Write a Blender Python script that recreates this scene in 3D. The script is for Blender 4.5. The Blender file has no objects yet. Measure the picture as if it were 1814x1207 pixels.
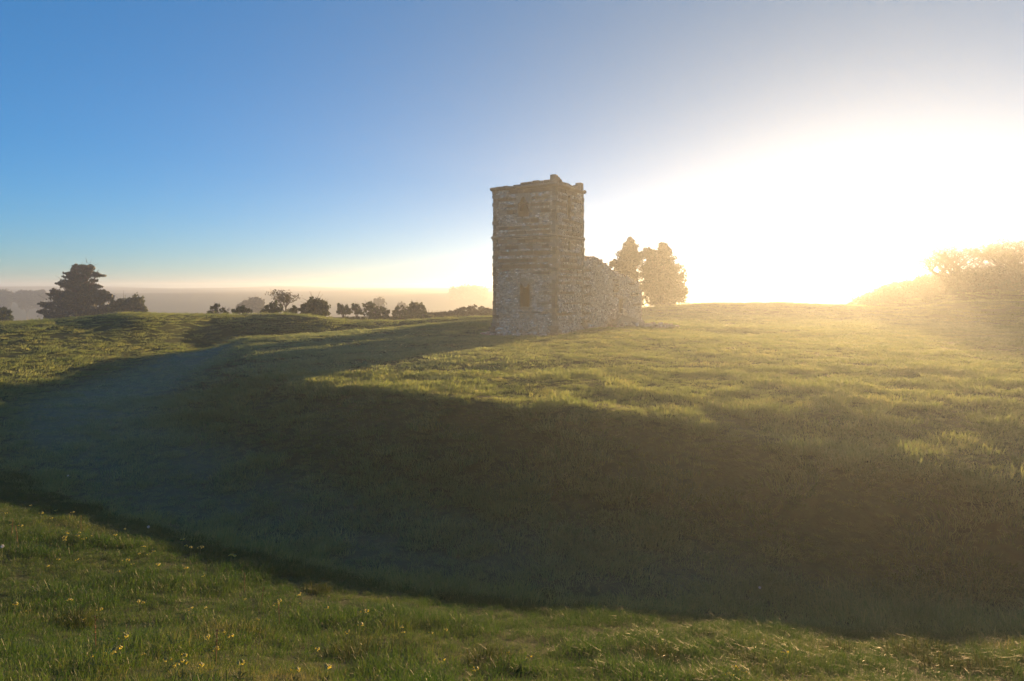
import bpy, math, random
import numpy as np
from mathutils import Vector, Matrix

random.seed(11)
RS = np.random.RandomState(7)
S = bpy.context.scene
COL = S.collection
R = math.radians

# ------------------------------------------------------------------ camera, sky, sun, exposure
F, HX, HY, ZC = 1209.0, 907.0, 510.0, 3.8          # focal length in photo pixels, principal column, horizon row, eye height
cam_d = bpy.data.cameras.new('camera')
cam = bpy.data.objects.new('camera', cam_d); COL.objects.link(cam)
cam.location = (0, 0, ZC); cam.rotation_euler = (R(90), 0, 0)
cam_d.sensor_width = 36; cam_d.lens = F/1814*36
cam_d.shift_y = -(603.5-HY)/1814
cam_d.clip_start = 0.05; cam_d.clip_end = 6000
S.camera = cam

SUN_AZ, SUN_EL = 28.4, 4.1
w = bpy.data.worlds.new('World'); S.world = w; w.use_nodes = True
nt = w.node_tree; bg = nt.nodes['Background']
sky = nt.nodes.new('ShaderNodeTexSky'); sky.sky_type = 'NISHITA'
sky.sun_disc = False; sky.sun_elevation = R(SUN_EL); sky.sun_rotation = R(SUN_AZ)
sky.altitude = 0; sky.air_density = 0.8; sky.dust_density = 0.1; sky.ozone_density = 4.4
# warm aureole of the low sun in the moist air above the mist
_a, _e = R(SUN_AZ), R(SUN_EL)
def wmath(op, a, b=None, clamp=False):
    m = nt.nodes.new('ShaderNodeMath'); m.operation = op; m.use_clamp = clamp
    for i, v in enumerate((a, b)):
        if v is None: continue
        if hasattr(v, 'is_linked'): nt.links.new(v, m.inputs[i])
        else: m.inputs[i].default_value = v
    return m.outputs[0]
tc = nt.nodes.new('ShaderNodeTexCoord'); vd = nt.nodes.new('ShaderNodeVectorMath'); vd.operation = 'DOT_PRODUCT'
nt.links.new(tc.outputs['Generated'], vd.inputs[0]); vd.inputs[1].default_value = (math.sin(_a)*math.cos(_e), math.cos(_a)*math.cos(_e), math.sin(_e))
sx = nt.nodes.new('ShaderNodeSeparateXYZ'); nt.links.new(tc.outputs['Generated'], sx.inputs[0])
lo = wmath('EXPONENT', wmath('MULTIPLY', wmath('MAXIMUM', sx.outputs[2], 0.0), -6.5))
gl = wmath('MULTIPLY', wmath('MULTIPLY', wmath('POWER', wmath('MAXIMUM', vd.outputs['Value'], 0.0), 5.0), lo), 2.1)
# moist air scatters white towards the sun: the blue pales there
pale = wmath('MULTIPLY', wmath('POWER', wmath('MULTIPLY', wmath('SUBTRACT', vd.outputs['Value'], 0.3), 1/0.7, True), 2.2), 0.93)
bw = nt.nodes.new('ShaderNodeVectorMath'); bw.operation = 'DOT_PRODUCT'; nt.links.new(sky.outputs['Color'], bw.inputs[0]); bw.inputs[1].default_value = (.30, .60, .10)
cg = nt.nodes.new('ShaderNodeCombineXYZ')
for i, k_ in enumerate((.94, 1.0, 1.08)): nt.links.new(wmath('MULTIPLY', bw.outputs['Value'], k_), cg.inputs[i])
mxp = nt.nodes.new('ShaderNodeMix'); mxp.data_type = 'RGBA'; nt.links.new(pale, mxp.inputs[0]); nt.links.new(sky.outputs['Color'], mxp.inputs[6]); nt.links.new(cg.outputs[0], mxp.inputs[7])
mxw = nt.nodes.new('ShaderNodeMix'); mxw.data_type = 'RGBA'; mxw.blend_type = 'ADD'
nt.links.new(gl, mxw.inputs[0]); nt.links.new(mxp.outputs[2], mxw.inputs[6]); mxw.inputs[7].default_value = (1, .84, .66, 1); mxw.clamp_factor = False
mxu = nt.nodes.new('ShaderNodeMix'); mxu.data_type = 'RGBA'; mxu.blend_type = 'ADD'; mxu.inputs[0].default_value = 1.0
nt.links.new(mxw.outputs[2], mxu.inputs[6]); mxu.inputs[7].default_value = (.08, .34, .60, 1)   # even skylight of the moist air, the whole dome
nt.links.new(mxu.outputs[2], bg.inputs['Color'])
bg.inputs['Strength'].default_value = 0.050

sun_d = bpy.data.lights.new('sun', 'SUN'); sun_d.energy = 3.1; sun_d.angle = R(0.8); sun_d.color = (1, .60, .265)
sun = bpy.data.objects.new('sun', sun_d); COL.objects.link(sun)
a, e = R(SUN_AZ), R(SUN_EL)
sun.rotation_euler = Vector((math.sin(a)*math.cos(e), math.cos(a)*math.cos(e), math.sin(e))).to_track_quat('Z', 'Y').to_euler()
sun.location = (60, 110, 30)

S.view_settings.view_transform = 'Standard'; S.view_settings.look = 'None'
S.view_settings.exposure = 2.2; S.view_settings.gamma = 1; S.view_settings.use_curve_mapping = False
S.render.engine = 'CYCLES'
cy = S.cycles
cy.use_denoising = True
try: cy.denoiser = 'OPENIMAGEDENOISE'
except Exception: pass
cy.max_bounces = 5; cy.diffuse_bounces = 2; cy.glossy_bounces = 2; cy.transmission_bounces = 3
cy.volume_bounces = 2; cy.transparent_max_bounces = 8

HAZE_DENSITY, HAZE_G, HAZE_TOP = 0.0011, 0.655, 13.3

# ------------------------------------------------------------------ helpers
def link(name, me, mats=(), parent=None):
    o = bpy.data.objects.new(name, me); COL.objects.link(o)
    for m in (mats if isinstance(mats, (list, tuple)) else [mats]):
        if m and me is not None and m.name not in [x.name for x in me.materials if x]: me.materials.append(m)
    if parent: o.parent = parent
    return o
def tag(o, label=None, cat=None, group=None, kind=None):
    if label: o['label'] = label
    if cat: o['category'] = cat
    if group: o['group'] = group
    if kind: o['kind'] = kind
    return o
def empty(name, loc, rz=0):
    o = bpy.data.objects.new(name, None); COL.objects.link(o); o.location = loc; o.rotation_euler = (0, 0, rz)
    o.empty_display_size = .2
    return o
class MB:
    """collects vertices, faces and a colour per vertex"""
    def __init__(s): s.v = []; s.f = []; s.c = []
    def add(s, verts, faces, col=(1, 1, 1)):
        b = len(s.v); s.v += [tuple(x) for x in verts]
        s.f += [tuple(b+i for i in f) for f in faces]; s.c += [col]*len(verts)
    def box(s, o, ax, ay, az, col=(1, 1, 1), jit=0):
        """a six-sided stone from corner o and three edge vectors, corners shaken by jit"""
        vs = []
        for k in range(8):
            p = [o[i]+(ax[i] if k & 1 else 0)+(ay[i] if k & 2 else 0)+(az[i] if k & 4 else 0) for i in range(3)]
            if jit: p = [x+random.uniform(-jit, jit) for x in p]
            vs.append(p)
        s.add(vs, [(0, 2, 3, 1), (4, 5, 7, 6), (0, 1, 5, 4), (2, 6, 7, 3), (0, 4, 6, 2), (1, 3, 7, 5)], col)
    def tube(s, p, q, r0, r1, n=5, col=(1, 1, 1)):
        p, q = Vector(p), Vector(q); d = (q-p)
        if d.length < 1e-6: return
        d.normalize(); a = d.orthogonal().normalized(); b = d.cross(a)
        vs = [p+(a*math.cos(t)+b*math.sin(t))*r0 for t in [2*math.pi*i/n for i in range(n)]]
        vs += [q+(a*math.cos(t)+b*math.sin(t))*r1 for t in [2*math.pi*i/n for i in range(n)]]
        s.add(vs, [(i, (i+1) % n, n+(i+1) % n, n+i) for i in range(n)]+[tuple(range(n-1, -1, -1)), tuple(range(n, 2*n))], col)
    def mesh(s, name):
        me = bpy.data.meshes.new(name); me.from_pydata(s.v, [], s.f)
        at = me.attributes.new('col', 'FLOAT_COLOR', 'POINT')
        at.data.foreach_set('color', np.array([(c[0], c[1], c[2], 1) for c in s.c], dtype=np.float32).ravel())
        me.update(); return me
    def build(s, name, mats=(), parent=None): return link(name, s.mesh(name), mats, parent)
def np_mesh(name, v, f, col=None, smooth=False):
    """mesh from arrays, all faces with the same corner count"""
    me = bpy.data.meshes.new(name); n, k = f.shape
    me.vertices.add(len(v)); me.vertices.foreach_set('co', v.astype(np.float32).ravel())
    me.loops.add(n*k); me.loops.foreach_set('vertex_index', f.astype(np.int32).ravel())
    me.polygons.add(n); me.polygons.foreach_set('loop_start', np.arange(0, n*k, k, dtype=np.int32))
    me.polygons.foreach_set('loop_total', np.full(n, k, dtype=np.int32))
    if smooth: me.polygons.foreach_set('use_smooth', np.ones(n, dtype=bool))
    if col is not None:
        at = me.attributes.new('col', 'FLOAT_COLOR', 'POINT')
        at.data.foreach_set('color', np.c_[col, np.ones(len(col))].astype(np.float32).ravel())
    me.update(calc_edges=True); me.validate(); return me
def hash2(i, j, seed):
    h = (i.astype(np.int64)*374761393+j.astype(np.int64)*668265263+seed*1442695041) & 0xffffffff
    h = ((h ^ (h >> 13))*1274126177) & 0xffffffff
    return ((h ^ (h >> 16)) & 0xffff)/65535.0
def vnoise(x, y, seed=0):
    xi, yi = np.floor(x), np.floor(y); fx, fy = x-xi, y-yi
    fx = fx*fx*fx*(fx*(fx*6-15)+10); fy = fy*fy*fy*(fy*(fy*6-15)+10)
    xi, yi = xi.astype(np.int64), yi.astype(np.int64)
    a, b = hash2(xi, yi, seed), hash2(xi+1, yi, seed); c, d = hash2(xi, yi+1, seed), hash2(xi+1, yi+1, seed)
    return (a*(1-fx)+b*fx)*(1-fy)+(c*(1-fx)+d*fx)*fy-.5
def smooth(a, b, x):
    t = np.clip((x-a)/(b-a), 0, 1); return t*t*(3-2*t)

# ------------------------------------------------------------------ materials
def new_mat(name):
    m = bpy.data.materials.new(name); m.use_nodes = True
    n = m.node_tree.nodes; return m, n, m.node_tree.links, n['Principled BSDF']
def ramp(n, stops):
    r = n.new('ShaderNodeValToRGB'); el = r.color_ramp.elements
    while len(el) > 1: el.remove(el[-1])
    el[0].position, el[0].color = stops[0][0], (*stops[0][1], 1)
    for p, c in stops[1:]:
        x = el.new(p); x.color = (*c, 1)
    return r
def noise_node(n, l, scale, detail=4, coord='Object', rough=.6):
    t = n.new('ShaderNodeTexCoord'); x = n.new('ShaderNodeTexNoise')
    x.inputs['Scale'].default_value = scale; x.inputs['Detail'].default_value = detail; x.inputs['Roughness'].default_value = rough
    l.new(t.outputs[coord], x.inputs['Vector']); return x
def mixc(n, l, mode, fac, a, b):
    m = n.new('ShaderNodeMix'); m.data_type = 'RGBA'; m.blend_type = mode
    for s, v in ((0, fac), (6, a), (7, b)):
        if hasattr(v, 'is_linked'): l.new(v, m.inputs[s])
        elif s == 0: m.inputs[0].default_value = v
        else: m.inputs[s].default_value = (*v, 1)
    return m.outputs[2]

# ground: turf soil and short grass under the blades
M_ground, n, l, b = new_mat('turf_ground')
x1 = noise_node(n, l, .22, 5); x2 = noise_node(n, l, 5, 6)
r1 = ramp(n, [(.3, (.028, .046, .015)), (.55, (.042, .062, .02)), (.75, (.065, .072, .028))])
l.new(x1.outputs['Fac'], r1.inputs[0])
r2 = ramp(n, [(.3, (.55, .55, .5)), (.7, (1.25, 1.2, 1.1))]); l.new(x2.outputs['Fac'], r2.inputs[0])
fl = n.new('ShaderNodeAttribute'); fl.attribute_name = 'col'
l.new(mixc(n, l, 'MIX', fl.outputs['Fac'], mixc(n, l, 'MULTIPLY', 1.0, r1.outputs[0], r2.outputs[0]), (.105, .15, .10)), b.inputs['Base Color'])
b.inputs['Roughness'].default_value = .95; b.inputs['Specular IOR Level'].default_value = .15
bp = n.new('ShaderNodeBump'); bp.inputs['Strength'].default_value = .6; bp.inputs['Distance'].default_value = .08
x3 = noise_node(n, l, 9, 8, rough=.7); l.new(x3.outputs['Fac'], bp.inputs['Height']); l.new(bp.outputs[0], b.inputs['Normal'])

def leaf_mat(name, stops, trans=.45, rough=.5, spec=.45, by='rand', patch=None, sheen=0):
    """thin leaf or blade: diffuse, translucent and a weak sheen; colour varies from instance to instance"""
    m, n, l, b = new_mat(name)
    r = ramp(n, stops)
    if by == 'rand':
        oi = n.new('ShaderNodeObjectInfo'); at = n.new('ShaderNodeAttribute'); at.attribute_name = 'col'
        ad = n.new('ShaderNodeMath'); ad.operation = 'MULTIPLY_ADD'; ad.inputs[1].default_value = .35; ad.use_clamp = True
        l.new(at.outputs['Fac'], ad.inputs[0])
        m1 = n.new('ShaderNodeMath'); m1.operation = 'MULTIPLY_ADD'; m1.inputs[1].default_value = .3
        l.new(oi.outputs['Random'], m1.inputs[0])
        ge = n.new('ShaderNodeNewGeometry'); x = n.new('ShaderNodeTexNoise'); x.inputs['Scale'].default_value = patch or .5
        x.inputs['Detail'].default_value = 3; l.new(ge.outputs['Position'], x.inputs['Vector'])
        m2 = n.new('ShaderNodeMath'); m2.operation = 'MULTIPLY_ADD'; m2.inputs[1].default_value = 1.1; m2.inputs[2].default_value = -.37
        l.new(x.outputs['Fac'], m2.inputs[0]); l.new(m2.outputs[0], m1.inputs[2]); l.new(m1.outputs[0], ad.inputs[2])
        l.new(ad.outputs[0], r.inputs[0])
    else:
        at = n.new('ShaderNodeAttribute'); at.attribute_name = 'col'; l.new(at.outputs['Fac'], r.inputs[0])
    l.new(r.outputs[0], b.inputs['Base Color'])
    b.inputs['Roughness'].default_value = rough; b.inputs['Specular IOR Level'].default_value = spec
    colour = r.outputs[0]
    if by == 'rand':                                     # short dewy turf is paler and greyer than the rank grass of the slopes
        dw = n.new('ShaderNodeAttribute'); dw.attribute_type = 'INSTANCER'; dw.attribute_name = 'dew'
        colour = mixc(n, l, 'MIX', dw.outputs['Fac'], colour, (.25, .335, .275)); l.new(colour, b.inputs['Base Color'])
    if sheen: b.inputs['Sheen Weight'].default_value = sheen; b.inputs['Sheen Roughness'].default_value = .4
    t = n.new('ShaderNodeBsdfTranslucent')
    l.new(mixc(n, l, 'MULTIPLY', 1.0, colour, (1.25, 1.2, .75)), t.inputs['Color'])
    mx = n.new('ShaderNodeMixShader'); mx.inputs[0].default_value = trans
    l.new(b.outputs[0], mx.inputs[1]); l.new(t.outputs[0], mx.inputs[2])
    l.new(mx.outputs[0], n['Material Output'].inputs['Surface'])
    return m
M_grass = leaf_mat('bank_grass', [(0, (.018, .050, .009)), (.35, (.033, .084, .015)), (.65, (.060, .112, .026)), (.85, (.12, .14, .052)), (1, (.26, .24, .13))], .5, sheen=.15)
M_turf = leaf_mat('mown_turf', [(0, (.10, .155, .065)), (.5, (.165, .225, .10)), (.8, (.25, .275, .13)), (1, (.33, .32, .18))], .72, patch=.55, sheen=.4)
M_tuss = leaf_mat('tussock_grass', [(0, (.022, .042, .010)), (.6, (.045, .07, .016)), (1, (.10, .11, .035))], .4, by='col')
M_yew = leaf_mat('yew_foliage', [(0, (.012, .022, .010)), (.6, (.024, .038, .014)), (1, (.045, .055, .020))], .25, by='col')
M_bush = leaf_mat('hawthorn_foliage', [(0, (.028, .045, .012)), (.6, (.055, .080, .020)), (1, (.095, .11, .03))], .4, by='col')
M_scrub = leaf_mat('scrub_foliage', [(0, (.035, .036, .016)), (.6, (.065, .060, .026)), (1, (.10, .09, .04))], .12, by='col')
def plain(name, c, rough=.85, spec=.2, var=None, scale=8):
    m, n, l, b = new_mat(name); b.inputs['Roughness'].default_value = rough; b.inputs['Specular IOR Level'].default_value = spec
    x = noise_node(n, l, scale, 5); k = var or .35
    r = ramp(n, [(.3, tuple(v*(1-k) for v in c)), (.7, tuple(min(1, v*(1+k)) for v in c))]); l.new(x.outputs['Fac'], r.inputs[0])
    l.new(r.outputs[0], b.inputs['Base Color']); return m
M_bark = plain('bark', (.075, .06, .045), .9)
M_twig = plain('twigs', (.085, .065, .05), .9)
M_post = plain('weathered_wood', (.16, .14, .115), .9)
M_wire = plain('fence_wire', (.2, .2, .2), .5)
M_stalk = plain('dry_stalk', (.22, .13, .06), .8)
M_petal = leaf_mat('cowslip_petal', [(0, (.68, .56, .05)), (1, (.82, .76, .16))], .35, by='col')
M_calyx = leaf_mat('cowslip_stem', [(0, (.12, .17, .05)), (1, (.26, .30, .12))], .3, by='col')
M_seed = plain('seed_head', (.7, .7, .68), .9, var=.1)

def stone_mat(name, tint, use_col=True, rnd=0.0, lichen=.5, bump=.02):
    m, n, l, b = new_mat(name)
    b.inputs['Roughness'].default_value = .85; b.inputs['Specular IOR Level'].default_value = .3
    x = noise_node(n, l, 2.2, 8, rough=.7); y = noise_node(n, l, 14, 6)
    r = ramp(n, [(.3, (.68, .66, .64)), (.7, (1.3, 1.28, 1.25))]); l.new(y.outputs['Fac'], r.inputs[0])
    if use_col:
        at = n.new('ShaderNodeAttribute'); at.attribute_name = 'col'
        c = mixc(n, l, 'MULTIPLY', 1, at.outputs['Color'], tint)
    else:
        oi = n.new('ShaderNodeObjectInfo')
        rr = ramp(n, [(0, tuple(t*(1-rnd) for t in tint)), (.75, tint), (1, tuple(t*(1+rnd*1.4) for t in tint))]); l.new(oi.outputs['Random'], rr.inputs[0]); c = rr.outputs[0]
    c = mixc(n, l, 'MULTIPLY', 1, c, r.outputs[0])
    lr = ramp(n, [(.58, (0, 0, 0)), (.66, (lichen, lichen, lichen))]); l.new(x.outputs['Fac'], lr.inputs[0])
    c = mixc(n, l, 'MIX', lr.outputs[0], c, (.42, .41, .36))
    l.new(c, b.inputs['Base Color'])
    bp = n.new('ShaderNodeBump'); bp.inputs['Strength'].default_value = .7; bp.inputs['Distance'].default_value = bump
    l.new(y.outputs['Fac'], bp.inputs['Height']); l.new(bp.outputs[0], b.inputs['Normal'])
    return m
M_flint = stone_mat('flint_rubble', (1.55, 1.44, 1.32))
M_sand = stone_mat('brown_sandstone', (.14, .09, .058), False, .4, .25)
M_quoin = stone_mat('quoin_stone', (.20, .15, .105), False, .5, .6)
M_dress = stone_mat('dressed_stone', (.24, .19, .14), False, .25, .5)
M_mortar = stone_mat('lime_mortar', (.20, .17, .135), False, .05, .35, .05)

# ------------------------------------------------------------------ ground
def P(px, py, z=None, Y=None):
    """a point of the place from where it shows in the photograph and its height or its distance"""
    if Y is None: Y = (ZC-z)*F/(py-HY)
    return ((px-HX)/F*Y, Y, ZC-(py-HY)/F*Y)
ctrl = []
def line(pts, n=3):
    """survey points along a line, filled in between"""
    for (a, b) in zip(pts[:-1], pts[1:]):
        for k in range(n):
            t = k/n; ctrl.append(tuple(a[i]*(1-t)+b[i]*t for i in range(3)))
    ctrl.append(pts[-1])
# camera bank: crest, half slope, foot
line([(-48, 34, 1.2), (-36, 22, 1.7), (-24, 9, 2.0), (-12, 2.5, 2.2), (0, .8, 2.25), (12, .5, 2.3), (24, 3, 2.4), (40, 12, 2.4)])
line([(-50, 20, -.5), (-34, 6, -.8), (-18, -8, -.8), (0, -11, -.8), (20, -10, -.8), (42, -2, -.8)], 2)
foot = [P(0, 805, -1.5), P(150, 872, -1.7), P(400, 955, -1.9), P(700, 1025, -2.0), P(1000, 1062, -2.0), P(1400, 1085, -2.0), P(1814, 1090, -1.95)]
line(foot+[(20, 15, -1.8), (36, 24, -1.6)], 3)
line([(-14.6, 12.2, .2), (-7, 7.6, .22), (0, 6.0, .22), (6, 5.6, .2), (14, 7, .3)], 2)
line([P(0, 868, -1.15), P(200, 925, -1.15), P(400, 985, -1.15), P(600, 1038, -1.18), P(700, 1060, -1.18), P(1000, 1092, -1.12), P(1400, 1122, -1.02), P(1814, 1150, -.9)], 3)
# ditch: foot of the inner scarp
inn = [P(370, 645, -1.2), P(300, 695, -1.3), P(230, 738, -1.4), P(330, 780, -1.5), P(450, 830, -1.7), P(600, 875, -1.8), P(950, 915, -1.9), P(1200, 937, -2.0), P(1500, 962, -1.95), P(1814, 1000, -1.85)]
line(inn+[(22, 17.5, -1.7), (38, 30, -1.4)], 3)
# lip of the inner platform
lip = [P(860, 570, .2), P(720, 580, .15), P(600, 590, .02), P(500, 597, -.05), P(432, 602, -.1), P(428, 615, -.25), P(415, 632, -.2), P(440, 658, -.2), P(540, 678, -.2), P(650, 690, -.1), P(800, 710, -.08), P(980, 729, -.08), P(1180, 747, -.22), P(1350, 787, -.4), P(1550, 832, -.55), P(1814, 885, -.75)]
line(lip+[(22, 20.5, -.5), (36, 24, -.3)], 3)
for (i0, q) in enumerate([P(1550, 832, -.55), P(1350, 787, -.4), P(1180, 747, -.22), P(980, 729, -.08), P(880, 718, -.08), P(800, 710, -.08), P(720, 699, -.09), P(650, 690, -.1), P(590, 684, -.15), P(540, 678, -.2), P(480, 667, -.2), P(440, 658, -.2), P(420, 645, -.2)]):
    best = min(((a[0]+(b[0]-a[0])*t, a[1]+(b[1]-a[1])*t, a[2]+(b[2]-a[2])*t) for a, b in zip(inn[:-1], inn[1:]) for t in (0, .25, .5, .75, 1)), key=lambda p: math.hypot(p[0]-q[0], p[1]-q[1]))
    for t, k in ((.17, .30), (.5, .70), (.8, .94)): ctrl.append((q[0]+(best[0]-q[0])*t, q[1]+(best[1]-q[1])*t, q[2]+(best[2]-q[2])*k))
    L_ = math.hypot(best[0]-q[0], best[1]-q[1]); ctrl.append((q[0]-(best[0]-q[0])/L_*1.6, q[1]-(best[1]-q[1])/L_*1.6, q[2]+.0))
# left bank: foot and crest, the mound and the low bank beyond
line([P(0, 712, -1.0), P(130, 672, -1.0), P(250, 640, -1.0), P(330, 630, -1.0), P(350, 615, -1.0), P(450, 603, -.9), (-17, 64, -.9), (-10, 68.5, -.7), (-2, 75, -.4)], 3)
crest = [P(0, 578, 1.2), P(125, 572, 1.2), P(250, 569, 1.2), P(290, 567, 1.2), P(365, 560.5, 1.2), P(420, 557.5, 1.2), P(490, 556, 1.2), P(530, 560, 1.0), P(560, 565, .7), P(600, 573, .2), P(740, 567, .2), P(870, 561, .4)]
line(crest, 3)
line([(-58, 46, -.6), (-47, 60, -1.0), (-40, 72, -1.2), (-26, 80, -1.2), (-14, 84, -1.0), (-4, 90, -.8)], 2)
# platform round the ruin
for q in [(3.4, 53.3, 0), (-1.5, 56.2, -.12), (6, 57.9, .22), (14, 70, .15), (1, 62, .2), (-4, 60, .1), (-10, 55, 0), (-14, 48, -.05), (-9, 42, -.05), (-3, 47, -.02),
          P(900, 640, Y=35), P(760, 648, Y=33.5), P(1000, 641, Y=35), P(1150, 650, Y=33), P(900, 656, Y=32.4), P(1030, 659, Y=31.7), P(1000, 672, Y=28.4), P(900, 684, Y=27),
          P(700, 665, Y=30.5), P(560, 640, Y=36), P(590, 618, Y=43),
          P(1400, 735, -.1), P(1650, 748, -.2), P(1814, 770, -.3), (12, 42, .02), (20, 48, .05), (30, 52, .1), (10, 33, -.02), (16, 26, -.05), (24, 32, -.02), (34, 40, .05), (45, 56, .1), (60, 62, .1), (50, 40, .1),
          P(1300, 592, Y=58), P(1420, 589, Y=57), P(1540, 596, Y=54), P(1330, 600, Y=51), P(1420, 601, Y=50.5), P(1290, 566, Y=78), P(1330, 563.5, Y=79), P(1400, 566, Y=79), P(1300, 571, Y=75),
          P(1700, 590, Y=56), P(1600, 572, Y=72), P(1814, 596, Y=52), (26, 70, .1), (18, 84, .0), (32, 88, -.1)]:
    ctrl.append(q)
# far bank on the right with its gap
line([P(1000, 553, Y=98), P(1140, 546, Y=98), P(1200, 541, Y=98), P(1270, 538.5, Y=97), P(1390, 537.5, Y=96), P(1440, 540.5, Y=96), P(1500, 542, Y=96), P(1550, 546, Y=96), P(1580, 549.5, Y=94), P(1620, 546.5, Y=90), P(1680, 537, Y=84), P(1750, 533, Y=80), P(1814, 533, Y=78), (75, 70, 2.2)], 2)
line([(8, 88, -.2), P(1200, 560, Y=86), P(1390, 560, Y=85), P(1500, 561, Y=84), P(1600, 562, Y=82), P(1680, 572, Y=73), P(1814, 578, Y=66), (66, 58, .1)], 2)
line([(4, 106, -1.0), (24, 112, -1.4), (44, 110, -1.4), (60, 102, -1.4), (76, 92, -1.2), (90, 80, -1)], 2)
ctrl = np.array(ctrl, dtype=float)
_d = np.linalg.norm(ctrl[:, None, :2]-ctrl[None, :, :2], axis=2)
keep = [i for i in range(len(ctrl)) if not any(_d[i, j] < .25 for j in range(i))]
ctrl = ctrl[keep]
def phi(r): return -np.sqrt(r*r+.8**2)
_d = np.linalg.norm(ctrl[:, None, :2]-ctrl[None, :, :2], axis=2)
_n = len(ctrl); A = np.zeros((_n+3, _n+3))
A[:_n, :_n] = phi(_d)+np.eye(_n)*.10; A[:_n, _n:] = np.c_[np.ones(_n), ctrl[:, :2]/50]; A[_n:, :_n] = A[:_n, _n:].T
W = np.linalg.solve(A, np.r_[ctrl[:, 2], 0, 0, 0])
BARROW = (82.0, 108.0)
def height(x, y):
    x = np.atleast_1d(np.asarray(x, float)); y = np.atleast_1d(np.asarray(y, float))
    sh = x.shape; x = x.ravel(); y = y.ravel(); z = np.zeros(len(x))
    r = np.hypot((x-14)/1.0, y-50)
    near = r < 150
    for i in range(0, len(x), 20000):
        sl = slice(i, i+20000); k = near[sl]
        if not k.any(): continue
        xs, ys = x[sl][k], y[sl][k]
        d = np.hypot(xs[:, None]-ctrl[None, :, 0], ys[:, None]-ctrl[None, :, 1])
        zz = phi(d)@W[:_n]+W[_n]+W[_n+1]*xs/50+W[_n+2]*ys/50
        t = np.zeros(len(x[sl])); t[k] = zz; z[sl] = t
    z = np.clip(z, -3, 3)
    far = -1.0-13*smooth(60, 300, r)-8*smooth(300, 430, r)+20*smooth(400, 640, r)+6*smooth(640, 1450, r)+6*vnoise(x/160, y/160, 5)*smooth(200, 500, r)
    b = smooth(58, 105, r)
    # keep the surveyed banks, let go outside them
    bb = smooth(70, 120, r)
    z = z*(1-bb)+far*bb
    q = np.hypot(x-BARROW[0], y-BARROW[1]); z = z+8.2*np.sqrt(np.clip(1-(q/27)**2, 0, 1))
    # unevenness of old turf
    c = 1-smooth(80, 200, r)
    z += c*(.16*vnoise(x/7, y/7, 1)+.07*vnoise(x/2.6, y/2.6, 2)+.035*vnoise(x/.9, y/.9, 3))
    cl = np.hypot(x, y); z += .05*vnoise(x/.35, y/.35, 4)*(1-smooth(10, 16, cl))
    return z.reshape(sh)
def h1(x, y): return float(height([x], [y])[0])
def ray(px, py, y0=1.5, y1=70):
    """where the sight line of a photo pixel meets the ground"""
    ys = np.geomspace(y0, y1, 500); xs = (px-HX)/F*ys; zs = ZC-(py-HY)/F*ys
    k = np.argmax(height(xs, ys) >= zs)
    return (xs[k], ys[k]) if k > 0 else None
def axis(parts):
    out = [parts[0][0]]
    for (a, b, s0, s1) in parts:
        p = a
        while p < b-1e-6:
            t = (p-a)/(b-a); p = min(b, p+s0*(s1/s0)**t); out.append(p)
    return np.unique(np.round(np.array(out), 4))
gx = axis([(-1500, -140, 60, 14), (-140, -30, 3.0, .5), (-30, 30, .3, .3), (30, 140, .5, 2.5), (140, 1500, 12, 60)])
gy = axis([(-200, -10, 30, 2), (-10, 1, .8, .25), (1, 20, .13, .2), (20, 75, .22, .35), (75, 130, .5, 1.2), (130, 1500, 3, 50)])
X, Y = np.meshgrid(gx, gy); Z = height(X, Y)
nx, ny = len(gx), len(gy)
idx = np.arange(nx*ny).reshape(ny, nx)
fc = np.stack([idx[:-1, :-1], idx[:-1, 1:], idx[1:, 1:], idx[1:, :-1]], -1).reshape(-1, 4)
def floor_mask(x, y):
    """1 on the mown floor of the ditch, 0 on its slopes"""
    d0 = np.full(len(x), 1e9); d1 = np.full(len(x), 1e9)
    def dist(line_):
        best = np.full(len(x), 1e9)
        for a, b in zip(line_[:-1], line_[1:]):
            vx, vy = b[0]-a[0], b[1]-a[1]; t = np.clip(((x-a[0])*vx+(y-a[1])*vy)/(vx*vx+vy*vy), 0, 1)
            best = np.minimum(best, np.hypot(x-a[0]-t*vx, y-a[1]-t*vy))
        return best
    outer = [P(350, 615, -1.0), P(330, 630, -1.0), P(250, 640, -1.0), P(130, 672, -1.0), P(0, 712, -1.0)]
    mid = [P(355, 634, -1.1), P(275, 668, -1.15), P(180, 705, -1.2), P(150, 760, -1.4), P(230, 800, -1.6), P(400, 890, -1.8), P(700, 950, -1.95), P(1000, 985, -2.0), P(1300, 1010, -2.0)]
    w_ = np.interp(x, [-24, -17, -8, 0, 8], [2.6, 3.0, 2.4, 1.8, 1.5])
    return (1-smooth(.3, 1.5, dist(mid)/w_))*np.interp(x, [-22, -16, -8, 2, 12], [1, .72, .42, .28, .12])
_fm = np.zeros(nx*ny); _xs, _ys = X.ravel(), Y.ravel(); _k = (np.abs(_xs) < 45) & (_ys > 0) & (_ys < 70); _fm[_k] = floor_mask(_xs[_k], _ys[_k])
g = link('ground', np_mesh('ground', np.c_[X.ravel(), Y.ravel(), Z.ravel()], fc, np.c_[_fm, _fm, _fm], smooth=True), M_ground)
tag(g, kind='structure')

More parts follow.
